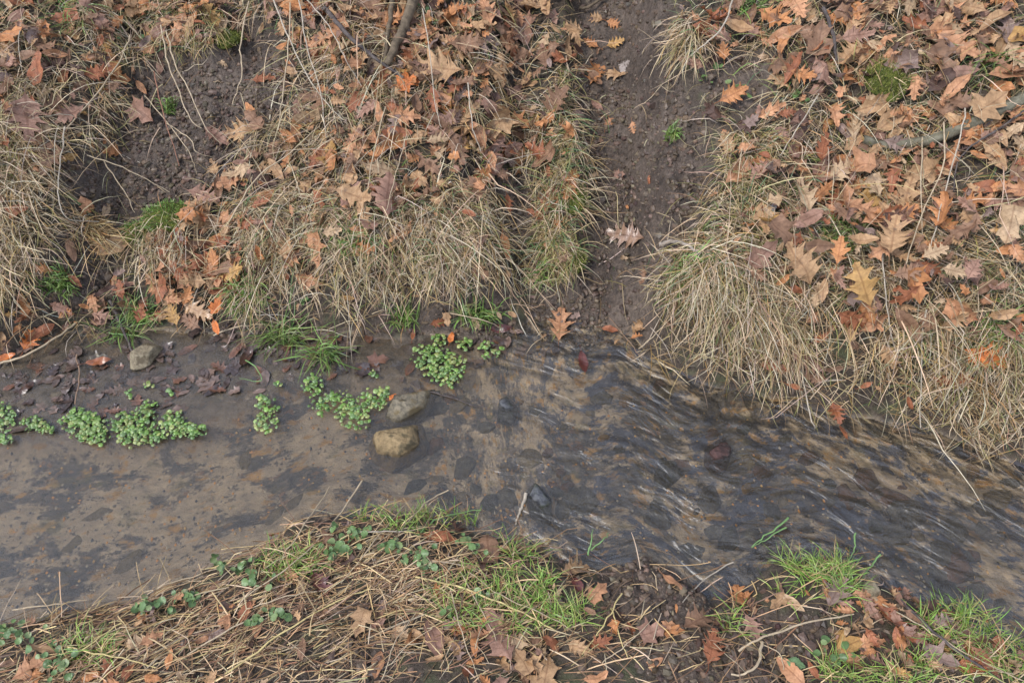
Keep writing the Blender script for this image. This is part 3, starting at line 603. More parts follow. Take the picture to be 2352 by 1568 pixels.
# px, py, length, tip angle, kind, colour, where
HL = '''260,147,88,110,oak,orange,curled over a pale stem in the upper left litter
245,342,80,165,oak,orange,lying alone on the left side of the bare mud
110,362,90,250,oak,brown,half hidden in straw left of the bare mud
63,272,112,-85,oak,rose,hanging tip down in the left edge litter
330,263,64,-35,maple,rose,in the middle of the left bare mud
575,257,48,118,oval,orange,standing at the right edge of the left bare mud
548,305,84,190,oak,tan,with long pointed lobes at the right of the left bare mud
490,384,42,110,oak,tan,small and alone on mud above the leaf pile
245,483,38,70,oval,pale,small and rounded at the foot of the left bare mud
605,182,58,5,oak,rust,flat on mud under the upper left stems
430,58,52,60,maple,tan,on the tuft above the left bare mud
230,92,30,80,oval,rust,small and dark pink near the top left corner
470,450,76,-20,oak,rose,at the top of the leaf pile
635,340,52,45,oak,brown,at the crossing of two diagonal straws
748,378,58,0,oak,brown,right of the crossing diagonal straws
325,202,44,-50,oval,peach,narrow one at the top rim of the left bare mud
278,185,50,-10,maple,orange,on the rim left of the narrow peach leaf
997,157,132,175,oak,tan,very large beneath the grey forked branch
1140,172,90,-62,oak,tan,olive tinted and lobed right of the very large one
944,187,64,15,maple,bright,below the very large tan leaf
817,233,62,-125,oak,rust,dark pointed one left of the branch foot
1414,100,46,20,oak,ochre,lying on mud at the top of the gully
1067,263,84,35,oak,tan,curled with deep lobes on the upper middle bank
997,233,64,-80,oak,rust,below the bright orange leaf on the upper middle bank
1007,323,54,5,oak,pale,on top of the broad brown leaf
1050,342,92,-70,oak,brown,broad one beneath the pale leaf on the middle bank
1250,133,54,100,oak,brown,star shaped left of the gully top
1372,243,34,-40,oval,rose,small at the left rim of the gully
1400,283,34,60,oak,peach,small one of two on the gully floor
1454,293,30,-80,oak,peach,smallest one right of its twin on the gully floor
1424,402,26,0,maple,rose,tiny fragment halfway down the gully
1077,490,36,-20,oval,rust,small on the middle bank straw
817,450,92,-15,oak,tan,broad one on the middle bank beside the rose leaf
890,447,104,85,oak,rose,tall one on the middle bank
990,383,62,-40,oak,brown,under the broad brown leaf
1160,400,38,0,oak,brown,small at the top of the narrow mud slot
1167,470,56,-80,oak,rust,ragged one hanging in the narrow mud slot
1117,25,66,110,oak,peach,at the top edge middle
1057,20,56,10,oak,orange,at the top edge left of middle
1254,17,48,-80,oval,tan,folded at the top edge near the gully
1367,42,40,170,oak,tan,at the left side of the gully top edge
1410,55,38,-20,oak,orange,on mud near the top edge of the gully
1437,150,36,40,maple,grey,crumpled pale one in the upper gully
1357,100,42,150,oak,orange,touching a long straw beside the gully
1367,180,46,-50,oval,brown,narrow one pointing into the gully
1197,283,56,-30,maple,orange,crumpled on the grass left of the gully
1661,120,46,95,oak,orange,small one on dark soil right of the white stem
1685,217,78,28,oak,orange,with three long lobes on the upper right soil
1781,42,84,-20,oak,orange,at the top edge right of the green blades
1835,20,56,-60,oak,peach,at the top edge in the right half
1845,173,64,-12,oak,orange,left of the yellow green moss cushion
2198,103,118,-28,oak,peach,large and smooth above the broad green blade
2318,73,84,100,oak,mauve,near the top right corner
2332,128,76,-60,oak,pale,at the right edge below the mauve leaf
2015,107,48,-25,oval,pale,just above the yellow green moss cushion
1968,83,84,10,oak,rose,flat one left above the moss cushion
1891,343,78,80,oak,rust,upright one left of the grey branch end
1848,447,82,110,oak,pale,folded one below the grey branch end
2051,410,66,-100,oak,rust,glowing dark one above the large tan leaf
2078,467,120,75,oak,tan,large one crossed by a long stem below the grey branch
2011,427,54,-70,maple,pale,left of the dark glowing one
1935,393,76,30,oak,pale,faded under the grey branch end
1778,473,34,70,oval,grey,small curled one on the right bank
1755,500,76,-80,oak,tan,beneath the small silvery leaf
2068,277,94,5,oak,peach,above the grey branch middle
1971,275,56,60,oak,pale,at the left end of leaves above the grey branch
2235,463,76,10,oak,orange,right of the large tan leaf crossed by a stem
2228,505,66,-60,oak,tan,under the orange brown one at mid right
1808,260,44,10,oak,rust,small one left of the slanting pale stem
1728,277,38,40,maple,mauve,small one on the upper right bank
1758,357,42,-20,oval,rust,curled one on the right bank straw
2100,200,70,-95,oak,peach,right of the yellow green moss cushion
2275,313,56,0,oak,rose,below the grey branch near the right edge
2200,233,76,160,oak,brown,above the grey branch near the right edge
2300,427,70,20,oval,orange,near the right edge under the branch
165,576,66,-70,oval,brown,long one hanging below the left bare mud
173,646,56,-45,oval,rust,long smooth one above the left shore
277,666,50,100,oak,rust,at the foot of the mossy tussock
433,738,58,150,oak,brown,toothed one at the base of the leaf pile
397,722,52,110,oak,ochre,left end of the leaf pile
453,714,78,-25,oak,tan,wet and spotted in the middle of the leaf pile
497,703,52,60,oak,bright,at the right of the leaf pile
497,752,36,-70,oval,bright,small vivid one at the foot of the leaf pile
430,680,48,70,oak,orange,upper left of the leaf pile
533,626,62,20,oak,ochre,upper right of the leaf pile
490,596,54,100,oak,orange,at the top of the lower leaf pile
513,556,42,30,oak,rust,small one above the lower leaf pile
70,780,66,60,oak,bright,wet at the left shore
17,822,46,20,oval,bright,wet at the far left shore edge
227,830,60,10,oval,rust,wet one on the mud left of the beige stone
150,716,46,-20,oak,orange,on the left shore under a straw tussock
233,726,52,-10,oak,rose,left of the green tuft at the left shore
100,620,54,170,oak,orange,under the left edge tussock
60,890,46,40,oval,dark,lying on the left mud flat
567,823,58,60,oval,dark,curled one on the wet mud right of the beige stone
660,572,56,80,oak,tan,in straw right of the leaf pile
1287,742,84,85,oak,peach,standing upright at the mouth of the gully
1436,542,92,170,oak,yellow,flat and wet in the lower gully
1161,566,66,-78,oval,orange,long one beside the narrow mud slot
877,573,54,-70,oak,brown,crumpled beside the green tuft on the middle bank
1107,626,44,-30,maple,brown,in the straw above the cress
1167,633,38,-80,oval,tan,small one at the lower straw left of the gully
1027,736,34,-80,maple,tan,small curl above the bright cress clump
1094,743,38,-60,oak,pale,small one above the cress
1177,723,26,-30,oval,tan,tiny one left of the gully mouth
1147,726,24,-60,oval,pale,tiny one at the shore straw
1036,774,26,75,oval,bright,tiny one on the cress clump
949,770,28,80,oval,rust,tiny one at the shore left of the cress clump
1481,636,56,80,oak,brown,curled one on the right wall of the lower gully
1401,756,40,-10,oval,rust,small curl right of the gully mouth
1471,753,76,40,oak,tan,large curled one right of the gully mouth
1151,755,54,5,oval,maroon,flat one at the shore right of the cress
1187,762,34,0,oval,mauve,flat one at the shore beside the maroon leaf
1339,833,54,-80,oval,maroon,under water below the gully mouth
902,911,24,45,oval,bright,tiny one between cress and grey stone
1838,606,118,120,oak,tan,broad many toothed one on the right tussock
1891,668,100,-105,oval,tan,smooth long one below the broad toothed one
1981,656,118,105,oak,ochre,big with long lobes in the middle of the right bank
1928,573,68,80,oak,orange,above the gap of the two big tan leaves
1878,566,76,0,oval,brown,behind the broad toothed one
1798,646,42,-140,oval,orange,small one left of the smooth long leaf
2078,683,86,-150,oak,rust,deep coloured on the right bank behind long stems
2082,745,96,125,oval,brown,long with dark holes on the right bank
2008,723,66,80,oak,rose,faded one below the big ochre leaf
1955,773,70,-105,maple,tan,pointing down on the right bank straw
1885,776,42,30,oak,rust,small one on the right bank straw
2088,626,76,10,oak,brown,with two small holes on the right bank
2148,580,66,20,oak,pale,ruffled one on the right bank
2195,623,66,-15,oak,pale,crumpled bright one at the right
2235,618,56,60,oak,rose,next to the crumpled bright one
2188,740,88,30,oak,tan,veiled by straw at the right
2305,723,80,10,oval,tan,rolled one near the right edge
2340,758,66,60,oak,rust,cut by the right photo edge
2265,823,112,-22,oak,bright,large one with long fingers at the right
1778,843,76,-15,oak,rust,wet one at the foot of the right tussock
1825,888,44,-20,oval,rust,touching the water at the right shore
2041,823,96,-85,oak,tan,hanging vertically among straw at the right
1988,886,34,20,oval,rust,small reddish one at the right shore
1921,948,54,-70,oak,rust,wet one half in the water at the right shore
1938,993,38,-60,oval,rust,small wet one in the water below its neighbour
2088,930,38,-70,oval,rust,small folded one by the right shore
2051,543,94,80,oak,tan,below the large tan one crossed by a stem
80,1530,124,30,oak,peach,large one cut by the bottom left edge
517,1393,50,10,oval,orange,arched one on the near straw
563,1405,58,60,oval,rust,twisted one on the near straw
647,1368,54,85,oak,brown,on the near straw beside round leaves
490,1350,42,60,oval,brown,at the near shore among round leaves
737,1343,66,-60,oak,maroon,among the straws of the near bank
293,1546,66,60,oval,rust,standing at the bottom edge left
490,1456,66,20,oak,mauve,in the straw mat lower left
693,1488,56,85,oval,brown,upright in the near straw
207,1552,56,20,oval,orange,at the bottom edge left
1121,1262,80,95,oval,brown,standing on edge at the near shore
971,1293,56,60,oak,brown,on round green leaves of the near bank
1014,1233,86,-8,oval,rust,long one along the near shore straw
1324,1306,64,15,oak,tan,half wet on the mud of the small cove
1327,1344,52,-60,oval,maroon,under the half wet tan leaf
1547,1336,66,-35,oval,peach,lone bright one on the near mud
997,1466,98,-75,oval,rose,long one at the bottom middle
1144,1456,138,115,oak,rose,very large one at the bottom middle
1194,1473,66,50,oak,pale,overlapping the very large rose leaf
1254,1549,106,80,maple,tan,broad one cut by the bottom edge
1331,1486,66,-20,oak,tan,on near straw right of the very large rose leaf
1501,1450,66,20,maple,rose,on the near mud
1051,1490,56,-80,oak,mauve,left of the very large rose leaf
1921,1360,78,60,oak,mauve,below the thick bright grass clump
2005,1366,48,30,oval,pale,right of the mauve leaf near the water
2025,1388,74,-50,oak,orange,by the dark twig on the near bank
2055,1432,128,-45,oak,rust,long wet one under the dark twig
2090,1458,96,-30,oak,rose,beneath the long wet one
1951,1480,72,25,oval,ochre,curved one on the lower right bank
2168,1513,90,-20,maple,mauve,dark blotched one at the lower right
2255,1520,120,-45,oval,rust,long wet one at the lower right edge
1815,1541,92,135,oval,peach,at the bottom edge beside the green leaf
1828,1523,48,-20,serrate,green,at the bottom edge on the near bank
1635,1483,84,80,oak,rust,on the near mud right of centre
1698,1366,56,110,oak,orange,below the little mud puddle
1728,1440,66,-60,oak,rose,beside the green sprout on the near mud
1608,1423,76,20,oak,brown,flat on the near mud
1868,1540,54,-60,oval,rust,narrow one at the bottom edge right'''
OFFM = {'dark': .006, 'maroon': .006}
NB0 = 0
for ln in HL.split('\n'):
    a, b_, c, d, k, cl, ctx = ln.split(',', 6)
    a, b_, c, d = map(float, (a, b_, c, d))
    off = OFFM.get(cl, .045 if b_ < 740 else .014)
    if a > 1480 and 540 < b_ < 950 and cl not in ('dark', 'maroon'): off = .115 if a > 1720 else .075
    if 380 < a < 560 and 430 < b_ < 770: off = .05
    if 780 < a < 1180 and 400 < b_ < 640: off = .06
    if 1330 < a < 1480 and b_ < 560: off = .008
    if 160 < a < 640 and 160 < b_ < 500: off = .012
    place_leaf(a, b_, c, d, k, cl, ctx, off, curl=(1.5 if 'curl' in ctx or 'arched' in ctx or 'rolled' in ctx or 'folded' in ctx else None), wet=('wet' in ctx or 'under water' in ctx or cl in ('dark', 'maroon')))
NHERO = len(HL.split('\n')); print('hero leaves', NHERO)
# further leaves: the largest of the litter one by one, the rest as litter
LD = [(200,60,330,170,.85),(120,260,150,200,.5),(950,110,360,190,1.),(1050,330,190,120,.85),(850,380,180,150,.8),(560,430,90,60,.8),(480,620,110,140,1.),(90,740,200,70,.8),(330,700,160,60,.6),(2050,130,420,170,1.),(2150,370,340,150,1.),(1850,330,160,130,.6),(1750,60,130,60,.4),(2000,560,330,130,.5),(2200,650,260,120,.45),(700,560,120,100,.45),(1420,120,120,100,.35),(1700,300,120,60,.4),(2100,1450,300,90,.75),(1650,1450,250,90,.55),(1100,1500,300,90,.35),(150,1560,200,60,.3),(600,1430,220,70,.16),(1000,690,150,70,.3),(2050,800,300,100,.55),(1640,560,120,60,.25)]
def leafmix(px, py, n, small=False):
    ks = ['tan', 'orange', 'brown', 'peach', 'rose', 'pale', 'rust', 'mauve', 'dark', 'ochre']
    w = np.array([3.2, 2.0, 3.6, 2.6, 2.4, 1.1, 1.5, .8, 1.0, .4]); w /= w.sum()
    return [ks[i] for i in rng.choice(len(ks), n, p=w)]
def ldens(px, py, P): return (.09+blobs(px, py, LD))*(1-.93*allm(mud, P))*(isfar(P) | isnear(P))
P = scatter(30000, lambda px, py, P: ldens(px, py, P)*.85, (-2.2, 2.2, -1.2, 1.9))
n = len(P); print('litter', n)
px, py = project(P[:, 0], P[:, 1], H(P[:, 0], P[:, 1])); N_ = normal(P[:, 0], P[:, 1])
size = np.where(rng.random(n) < .34, rng.uniform(.06, .11, n), rng.uniform(.015, .055, n))
size = np.where((P[:, 1] < yn(P[:, 0])) & (size > .06), size*.6, size)
cols = leafmix(px, py, n)
cols = [R.choice(['orange', 'rust', 'rust', 'peach', 'tan', 'brown']) if (380 < a < 580 and 440 < b_ < 770 and R.random() < .75) else c for a, b_, c in zip(px, py, cols)]
inview = (px > 20) & (px < 2330) & (py > 15) & (py < 1550)
dep = (P[:, 1]-CAMY)*CP-(H(P[:, 0], P[:, 1])-CAMZ)*SP; shown = size/dep*inview
big = set(np.argsort(-shown)[:300-NHERO+0].tolist())
litter = MB()
def zone(x, y):
    if y < 770:
        a = 'top left corner' if x < 350 and y < 300 else 'left edge' if x < 350 else 'bank below the forked branch' if x < 1330 and y < 330 else 'middle bank' if x < 1330 else 'gully rim' if x < 1700 else 'upper right bank' if y < 400 else 'lower right bank'
        return a
    return 'near bank left half' if x < 1176 else 'near bank right half'
for i in range(n):
    r = random.Random(i*7+3); s = size[i]; a = r.uniform(0, 6.283)
    top = i in big
    off = (r.uniform(.012, .05) if P[i, 1] > yf(P[i, 0]) else r.uniform(.004, .022))*(.35 if bil(mud, P[i, 0], P[i, 1]) > .5 else 1)
    if px[i] > 1720 and 520 < py[i] < 960: off += .045
    if top: off += .006
    nn = N_[i]+np.array([r.gauss(0, .38), r.gauss(-.05, .38), 0]); nn /= np.linalg.norm(nn)
    t = np.array([math.cos(a), math.sin(a), 0]); t = t-nn*np.dot(t, nn); t /= np.linalg.norm(t)
    c = np.array([P[i, 0], P[i, 1], Hw(P[i, 0], P[i, 1])+off])
    kind = r.choice(['oak']*6+['oval', 'maple', 'oval']) if s > .05 else r.choice(['oak', 'oval', 'maple', 'oak'])
    V, Fc, U = leaf_geo(kind, r.randrange(99), c-t*s/2, c+t*s/2, nn, r.uniform(.3, 2.0), r.uniform(0, .6), r.uniform(.6, 2.0), r, r.uniform(.7, 1.1), r.choice([1, -1]))
    cc = np.array(LC[cols[i]])*LK*(1+r.uniform(-.15, .12))
    if top:
        z = zone(px[i], py[i]); o = mesh({'oak': 'oak_leaf', 'oval': 'oval_leaf', 'maple': 'maple_leaf'}[kind], V, Fc, ML, None, np.tile(cc, (len(V), 1)), U, loc=c)
        kn = {'oak': 'oak leaf', 'oval': 'oval leaf', 'maple': 'lobed leaf'}[kind]
        tag(o, f"loose {LNAME[cols[i]]} {kn} in the litter, {z}", 'leaf', f"loose litter leaves of the {z}")
    else: litter.add(V, Fc, cc, U)
tag(litter.build('leaf_litter', ML), 'mixed brown leaf litter and leaf fragments covering both banks', 'leaf litter', kind='stuff')
# wet dark leaves on the mud flat and the shore
wetl = MB()
def wd(px, py, P): return (blobs(px, py, [(200,860,260,80,.7),(620,800,300,60,.8),(450,870,160,50,.7),(60,800,120,60,.8),(480,760,120,40,.8),(250,930,250,60,.45),(850,860,140,50,.5),(1150,800,120,30,.4)]))*(P[:, 1] < yf(P[:, 0])+.03)*(P[:, 1] > yn(P[:, 0])+.1)
P = scatter(3000, wd, (-1.9, .4, -.4, .4)); print('wet', len(P))
for i in range(len(P)):
    r = random.Random(i+999); s = r.uniform(.02, .065); a = r.uniform(0, 6.283); h = float(H(P[i, 0], P[i, 1]))
    nn = np.array([r.gauss(0, .12), r.gauss(0, .12), 1]); nn /= np.linalg.norm(nn); t = np.array([math.cos(a), math.sin(a), 0]); t = t-nn*np.dot(t, nn); t /= np.linalg.norm(t)
    c = np.array([P[i, 0], P[i, 1], h+r.uniform(.001, .007)])
    V, Fc, U = leaf_geo(r.choice(['oak', 'oval', 'oval', 'maple']), r.randrange(99), c-t*s/2, c+t*s/2, nn, r.uniform(.1, .5), .1, r.uniform(.3, 1), r, 1)
    cc = np.array(r.choice([(.075,.052,.043),(.10,.070,.055),(.14,.10,.08),(.12,.09,.075),(.19,.13,.10),(.16,.08,.05),(.06,.045,.042)]))
    wetl.add(V, Fc, cc, U)
tag(wetl.build('wet_leaf_litter', MLW), 'dark wet leaves sunk in the mud along the far shore', 'leaf litter', kind='stuff')
# soil crumbs and clods
cbm = bmesh.new(); bmesh.ops.create_icosphere(cbm, subdivisions=1, radius=1.); CV = np.array([v.co[:] for v in cbm.verts]); CF = np.array([[v.index for v in f.verts] for f in cbm.faces]); cbm.free()
CF = np.concatenate([CF, CF[:, :1]], 1)
def crumbs(n, dens, label, box=(-2., 2., -1.25, 1.9)):
    P = scatter(n, dens, box); n = len(P); print('crumbs', n)
    s = .002+.0085*rng.random(n)**3.0; z = H(P[:, 0], P[:, 1])
    j = 1+rng.normal(0, .22, (n, len(CV), 1)); sc = 1+rng.normal(0, .2, (n, 1, 3)); V = CV[None]*j*sc*s[:, None, None]; V[..., 2] *= .8
    V = V+np.stack([P[:, 0], P[:, 1], z+s*.15], -1)[:, None]
    c = pal(n, [(.085,.062,.046),(.11,.080,.059),(.065,.047,.036),(.13,.098,.074)]); C = np.repeat(c, len(CV), 0)
    me = MB(); me.V = [V.reshape(-1, 3)]; me.C = [C]; me.U = [np.zeros_like(C)]
    T = (CF[:, :3][None]+(np.arange(n)*len(CV))[:, None, None]).reshape(-1, 3); me.F = [T]; me.n = 1
    o = me.build('soil_crumbs', m_soil); o.data.polygons.foreach_set('use_smooth', [False]*len(T)); tag(o, label, 'soil', kind='stuff')
m_soil = m_blade('soil_crumb', .5, .4)
crumbs(430000, lambda px, py, P: sst(.3, .8, allm(mud, P))*.42*(P[:, 1] > yf(P[:, 0])-.02)*(.35+.9*(vn(P[:, 0]*9, P[:, 1]*9, 77) > .5)), 'crumbly dark soil on the bare mud of the far bank')
crumbs(200000, lambda px, py, P: (.07+.7*allm(mud, P))*isnear(P), 'crumbly dark soil on the near bank')
# ------------------------------------------------------------------ stems, twigs, branches
ST = {'straw': (.40,.31,.20), 'yellow': (.50,.39,.17), 'pale': (.39,.33,.25), 'brown': (.25,.16,.10), 'red': (.27,.13,.08), 'green': (.16,.27,.09)}
M_TW = m_bark('grey_bark', (.08,.07,.045), (.18,.16,.11)); M_DT = m_bark('dark_bark', (.045,.035,.032), (.13,.105,.09)); M_BR = m_bark('brown_bark', (.075,.055,.035), (.17,.125,.08))
def stem(pts, wpx, colr, label, name='straw', cat='straw', lift=.03, mat=None, group='single dry stems', ends=.02, sides=5, taper=.5, node=None):
    P = []; n = len(pts)
    for i, (x, y) in enumerate(pts):
        o = ends+(lift)*math.sin(math.pi*i/(n-1)) if n > 1 else ends
        P.append(hit(x, y, o))
    Q = smooth_path(P, 5); r = random.Random(int(pts[0][0]+pts[0][1])); Q += np.array([[r.gauss(0, .0012), r.gauss(0, .0012), r.gauss(0, .001)] for _ in Q])
    d = np.linalg.norm(Q-np.array([0, CAMY, CAMZ]), axis=1); rad = wpx*.5*d/F*np.linspace(1, taper, len(Q))
    V, Fc = tubegeo(Q, rad, sides); loc = Q[0]
    o = mesh(name, V, Fc, mat or MB_, None, np.tile(np.array(ST.get(colr, (.3, .25, .2))), (len(V), 1)), loc=loc)
    tag(o, label, cat, group); return o
SL = '''370,60;383,133;407,200;437,273;463,297|3.4|straw|thicker straw crossing the left bare mud, left one of a pair starting together
380,63;403,150;430,200;473,293;507,330|3.2|straw|right one of the pair of straws crossing the left bare mud
573,7;553,100;557,173;533,240|3.4|straw|pale upright straw at the upper right of the left bare mud
667,7;663,107;647,233;640,300|3.4|straw|long straw curving down right of the bare mud
627,0;667,97;727,207;790,280|3.4|pale|long pale straw slanting right from the top edge
687,3;707,117;733,200;750,317|3|pale|pale straw hanging beside the slanting one
705,0;755,60;790,130;830,200|2.6|pale|thin pale straw near the forked branch
353,165;377,267;413,383|2.6|red|thin reddish stem down the middle of the bare mud
383,283;437,320;450,350;490,363|2.4|straw|thin bent straw on the lower bare mud
200,357;300,393;390,443|2.6|straw|straight straw across the bottom of the bare mud
240,373;287,440;310,490|2.4|straw|short curved straw at the bottom of the bare mud
300,83;273,147;225,215;150,300|3.6|straw|long blurred straw crossing the orange leaf in the upper left
150,293;137,400;137,467;160,503;227,510|3|pale|bent pale straw left of the bare mud
520,520;583,417;667,350;735,290|3.4|straw|long diagonal straw above the leaf pile
333,220;390,290;440,360;450,400|2.2|straw|hair thin straw on the bare mud
1074,190;1084,283;1104,347|3.4|pale|whitish straw lying over the curled tan leaves
970,20;984,100;1000,240;1014,295|2.6|pale|thin pale straw right of the branch foot
884,247;857,360;834,500|3.2|straw|long straw hanging left of the rose leaf
935,310;910,400;880,520|2.6|straw|thin straw hanging over the rose leaf
1683,0;1661,60;1618,103;1568,147|4.2|pale|white bent stem at the top right of the gully
1881,217;1835,290;1791,357|3|pale|slanting pale straw on the upper right bank
2221,250;2195,353;2160,480;2130,600|3|pale|long thin pale stem hanging from the grey branch
2168,283;2165,383;2115,500;2070,640;2011,823|3.2|straw|longest straw crossing the whole right bank
2118,317;2115,433;2118,560|2.8|straw|straight straw right of the large tan leaf
2025,540;2031,656;2048,766;2075,856;2145,903|3.4|pale|long bent pale stem reaching the right shore
2128,710;2115,790;2113,983|4.2|pale|thick vertical pale stalk ending above the water
1841,846;1865,970;1878,978|3.6|pale|bent pale straw poking into the water under the right tussock
2178,923;2188,980;2248,1036|2.6|straw|thin straw with a small green tip at the right shore
1560,785;1500,700;1568,640;1690,560|2.6|straw|long straw arching over the big overhanging tussock
1161,650;1195,700;1231,763|3|brown|thin brown stalk left of the gully mouth
1034,720;1110,735;1151,753|3|straw|straw lying at the shore above the cress
1401,730;1440,780;1477,826|2.4|brown|thin brown stalk right of the gully mouth
1467,803;1520,755;1590,690|2.8|straw|straw slanting up from the water to the right tussock
757,1119;690,1220;640,1290|3.4|straw|straight straw pointing up over the water, left of a pair
834,1103;784,1176;700,1270;560,1375|4.6|straw|longest pale stalk pointing up over the water from the near bank
1031,1125;985,1150;927,1210|4|straw|straw pointing right over the water above the near fringe
930,1160;870,1230;784,1340|3|straw|thin straw beside the round green leaves
497,1563;617,1476;751,1393;850,1350|4.6|yellow|thick yellow straw running diagonally across the bottom left
140,1483;260,1506;360,1530|3.6|yellow|yellow straw lying level in the lower left
280,1429;200,1485;120,1545|4.2|yellow|thick yellow straw leaning left in the lower left
30,1400;110,1390;200,1378|3.4|straw|straw floating at the left near shore
330,1360;420,1330;560,1290|3|straw|straw along the left near shore
560,1400;660,1370;760,1352|3.2|straw|level straw in the near straw mat
430,1500;560,1430;700,1390|3.8|straw|slanting straw in the near straw mat
951,1323;1071,1353;1201,1406;1281,1450|5|yellow|thick yellow stalk crossing the green grass patch
1427,1363;1394,1420;1337,1503|3.8|yellow|yellow stalk leaning left on the near mud, part of a fork
1404,1396;1420,1450;1441,1509|3.2|yellow|yellow stalk leaning right on the near mud, part of a fork
1057,1313;1100,1390;1141,1470|3.2|straw|straw crossing toward the very large rose leaf
1075,1310;1150,1366;1250,1410;1330,1455|3|straw|thin straw parallel to the thick yellow stalk
1035,1350;1060,1450;1100,1560|3|straw|straw beside the very large rose leaf
814,1223;870,1220;948,1216|3.6|pale|short level pale straw on the near fringe
1143,1265;1165,1245;1188,1220|3.6|straw|short straw end at the small cove
2025,1386;2120,1440;2240,1510;2352,1565|3.4|straw|pale straw parallel to the dark twig at the lower right
1695,1493;1755,1463;1868,1426;1961,1410|5.4|straw|thick pale stalk across the lower right leaves
1748,1473;1743,1520;1712,1545;1681,1548|7|straw|curved flat straw loop on the lower right mud
1875,1258;1900,1290;1935,1330|3|red|thin reddish stem standing in the bright grass clump
1683,1290;1618,1330;1568,1383|3.8|pale|straw bridging the little mud puddle
1745,1475;1790,1500;1800,1540|2.6|straw|short thin straw near the loop
1380,1520;1440,1480;1500,1420|2.6|straw|thin straw on the near mud, right of the fork
880,1560;905,1480;960,1400|2.8|straw|thin upright straw at the bottom middle'''
for ln in SL.split('\n'):
    p, w, c, lab = ln.split('|'); pts = [tuple(map(float, q.split(','))) for q in p.split(';')]
    near = pts[0][1] > 1090
    up = 'pointing' in lab or 'standing' in lab
    stem(pts, float(w), c, lab, lift=.012 if near else .045, ends=(.014 if near else .055) if not up else .02, taper=.6)
stem([(957,-20),(940,30),(920,80),(902,120),(888,150)], 24, 'x', 'thick grey brown branch rising out of the top edge', 'branch', 'branch', .0, M_BR, None, .06, 8, .62)
stem([(905,-20),(893,60),(884,150)], 12, 'x', 'thinner pale shoot left of the thick branch at the top edge', 'shoot', 'branch', .0, M_BR, None, .05, 7, .7)
stem([(745,20),(790,72),(842,120),(927,180)], 11, 'x', 'dark slanting twig meeting the foot of the thick branch', 'twig', 'twig', .02, M_DT, None, .05, 7, .5)
br = stem([(2400,205),(2352,228),(2285,257),(2218,290),(2135,322),(2035,332),(1978,322)], 26, 'x', 'mossy grey branch lying across the right bank under leaves', 'branch', 'branch', .01, M_TW, None, .03, 9, .7)
stem([(2352,255),(2290,300),(2240,330),(2200,370),(2190,440)], 5, 'x', 'thin dark twig under the mossy grey branch', 'twig', 'twig', .02, M_DT, None, .04, 6, .5)
stem([(1891,20),(1915,87),(1921,140)], 8, 'x', 'dark green grey twig standing on the upper right bank', 'twig', 'twig', .02, M_DT, None, .04, 6, .7)
stem([(1330,18),(1350,18),(1395,-10)], 7, 'x', 'smooth reddish stick at the top edge of the gully', 'stick', 'stick', .0, M_BR, None, .02, 6, .8)
stem([(1519,562),(1545,556),(1575,562),(1605,582)], 11, 'x', 'bleached curved stick on the right wall of the gully', 'stick', 'stick', .01, MB_, None, .04, 7, .5)['label']
stem([(2025,1326),(2101,1410),(2185,1483),(2352,1600)], 6, 'x', 'dark twig running down the lower right bank', 'twig', 'twig', .01, M_DT, None, .02, 6, .8)
stem([(1210,1133),(1200,1160),(1189,1189),(1186,1205)], 9, 'pale', 'pale bark chip in the water beside the black mossy rock', 'bark_chip', 'bark', .0, None, None, .006, 5, .3)
stem([(984,900),(1037,912),(1085,930),(1111,936)], 4, 'x', 'thin root lying in the shallows right of the two stones', 'root', 'root', .002, M_DT, None, .003, 5, .5)
stem([(253,690),(275,740),(290,775),(313,830)], 7, 'x', 'dark bent twig above the beige stone', 'twig', 'twig', .01, M_DT, None, .02, 6, .6)
stem([(0,835),(60,815),(130,775),(175,745)], 5, 'straw', 'long straw lying along the left shore over the orange leaves', 'straw', 'straw', .01, None, 'single dry stems', .015, 5, .8)
stem([(177,815),(183,870),(172,930)], 3, 'brown', 'thin brown stalk on the left mud flat', 'straw', 'straw', .01, None, 'single dry stems', .01, 5, .8)
stem([(490,770),(540,752),(575,750)], 4, 'straw', 'short straw at the foot of the orange leaf pile', 'straw', 'straw', .01, None, 'single dry stems', .012, 5, .8)
for p, w, lab in [([(1811,1190),(1765,1225),(1725,1255)], 5, 'broad green blade leaning over the water on the right near side'), ([(1805,1212),(1765,1235),(1728,1256)], 4, 'paler green blade right under the broad one over the water'),
                  ([(1965,1226),(1962,1260),(1948,1290)], 4, 'upright curved green blade above the bright grass clump'), ([(2018,1276),(1996,1305),(1975,1335)], 4.5, 'slanting green blade right of the bright grass clump'),
                  ([(565,828),(590,845),(598,875),(550,868)], 3.2, 'bent green blade with a sharp fold on the mud flat'), ([(250,765),(300,770),(332,775)], 3, 'green blade lying flat over the left mud shore'),
                  ([(1350,1275),(1358,1240),(1362,1215)], 5, 'green blade standing in the small cove'), ([(1358,1262),(1385,1240),(1398,1222)], 4, 'slanting green blade beside the one in the small cove'),
                  ([(960,1230),(1010,1190),(1105,1170)], 5, 'green blade reaching over the water from the near fringe')]:
    stem(p, w, 'green', lab, 'grass_sprig', 'grass', .01, MBG, 'single green blades', .02, 5, .35)
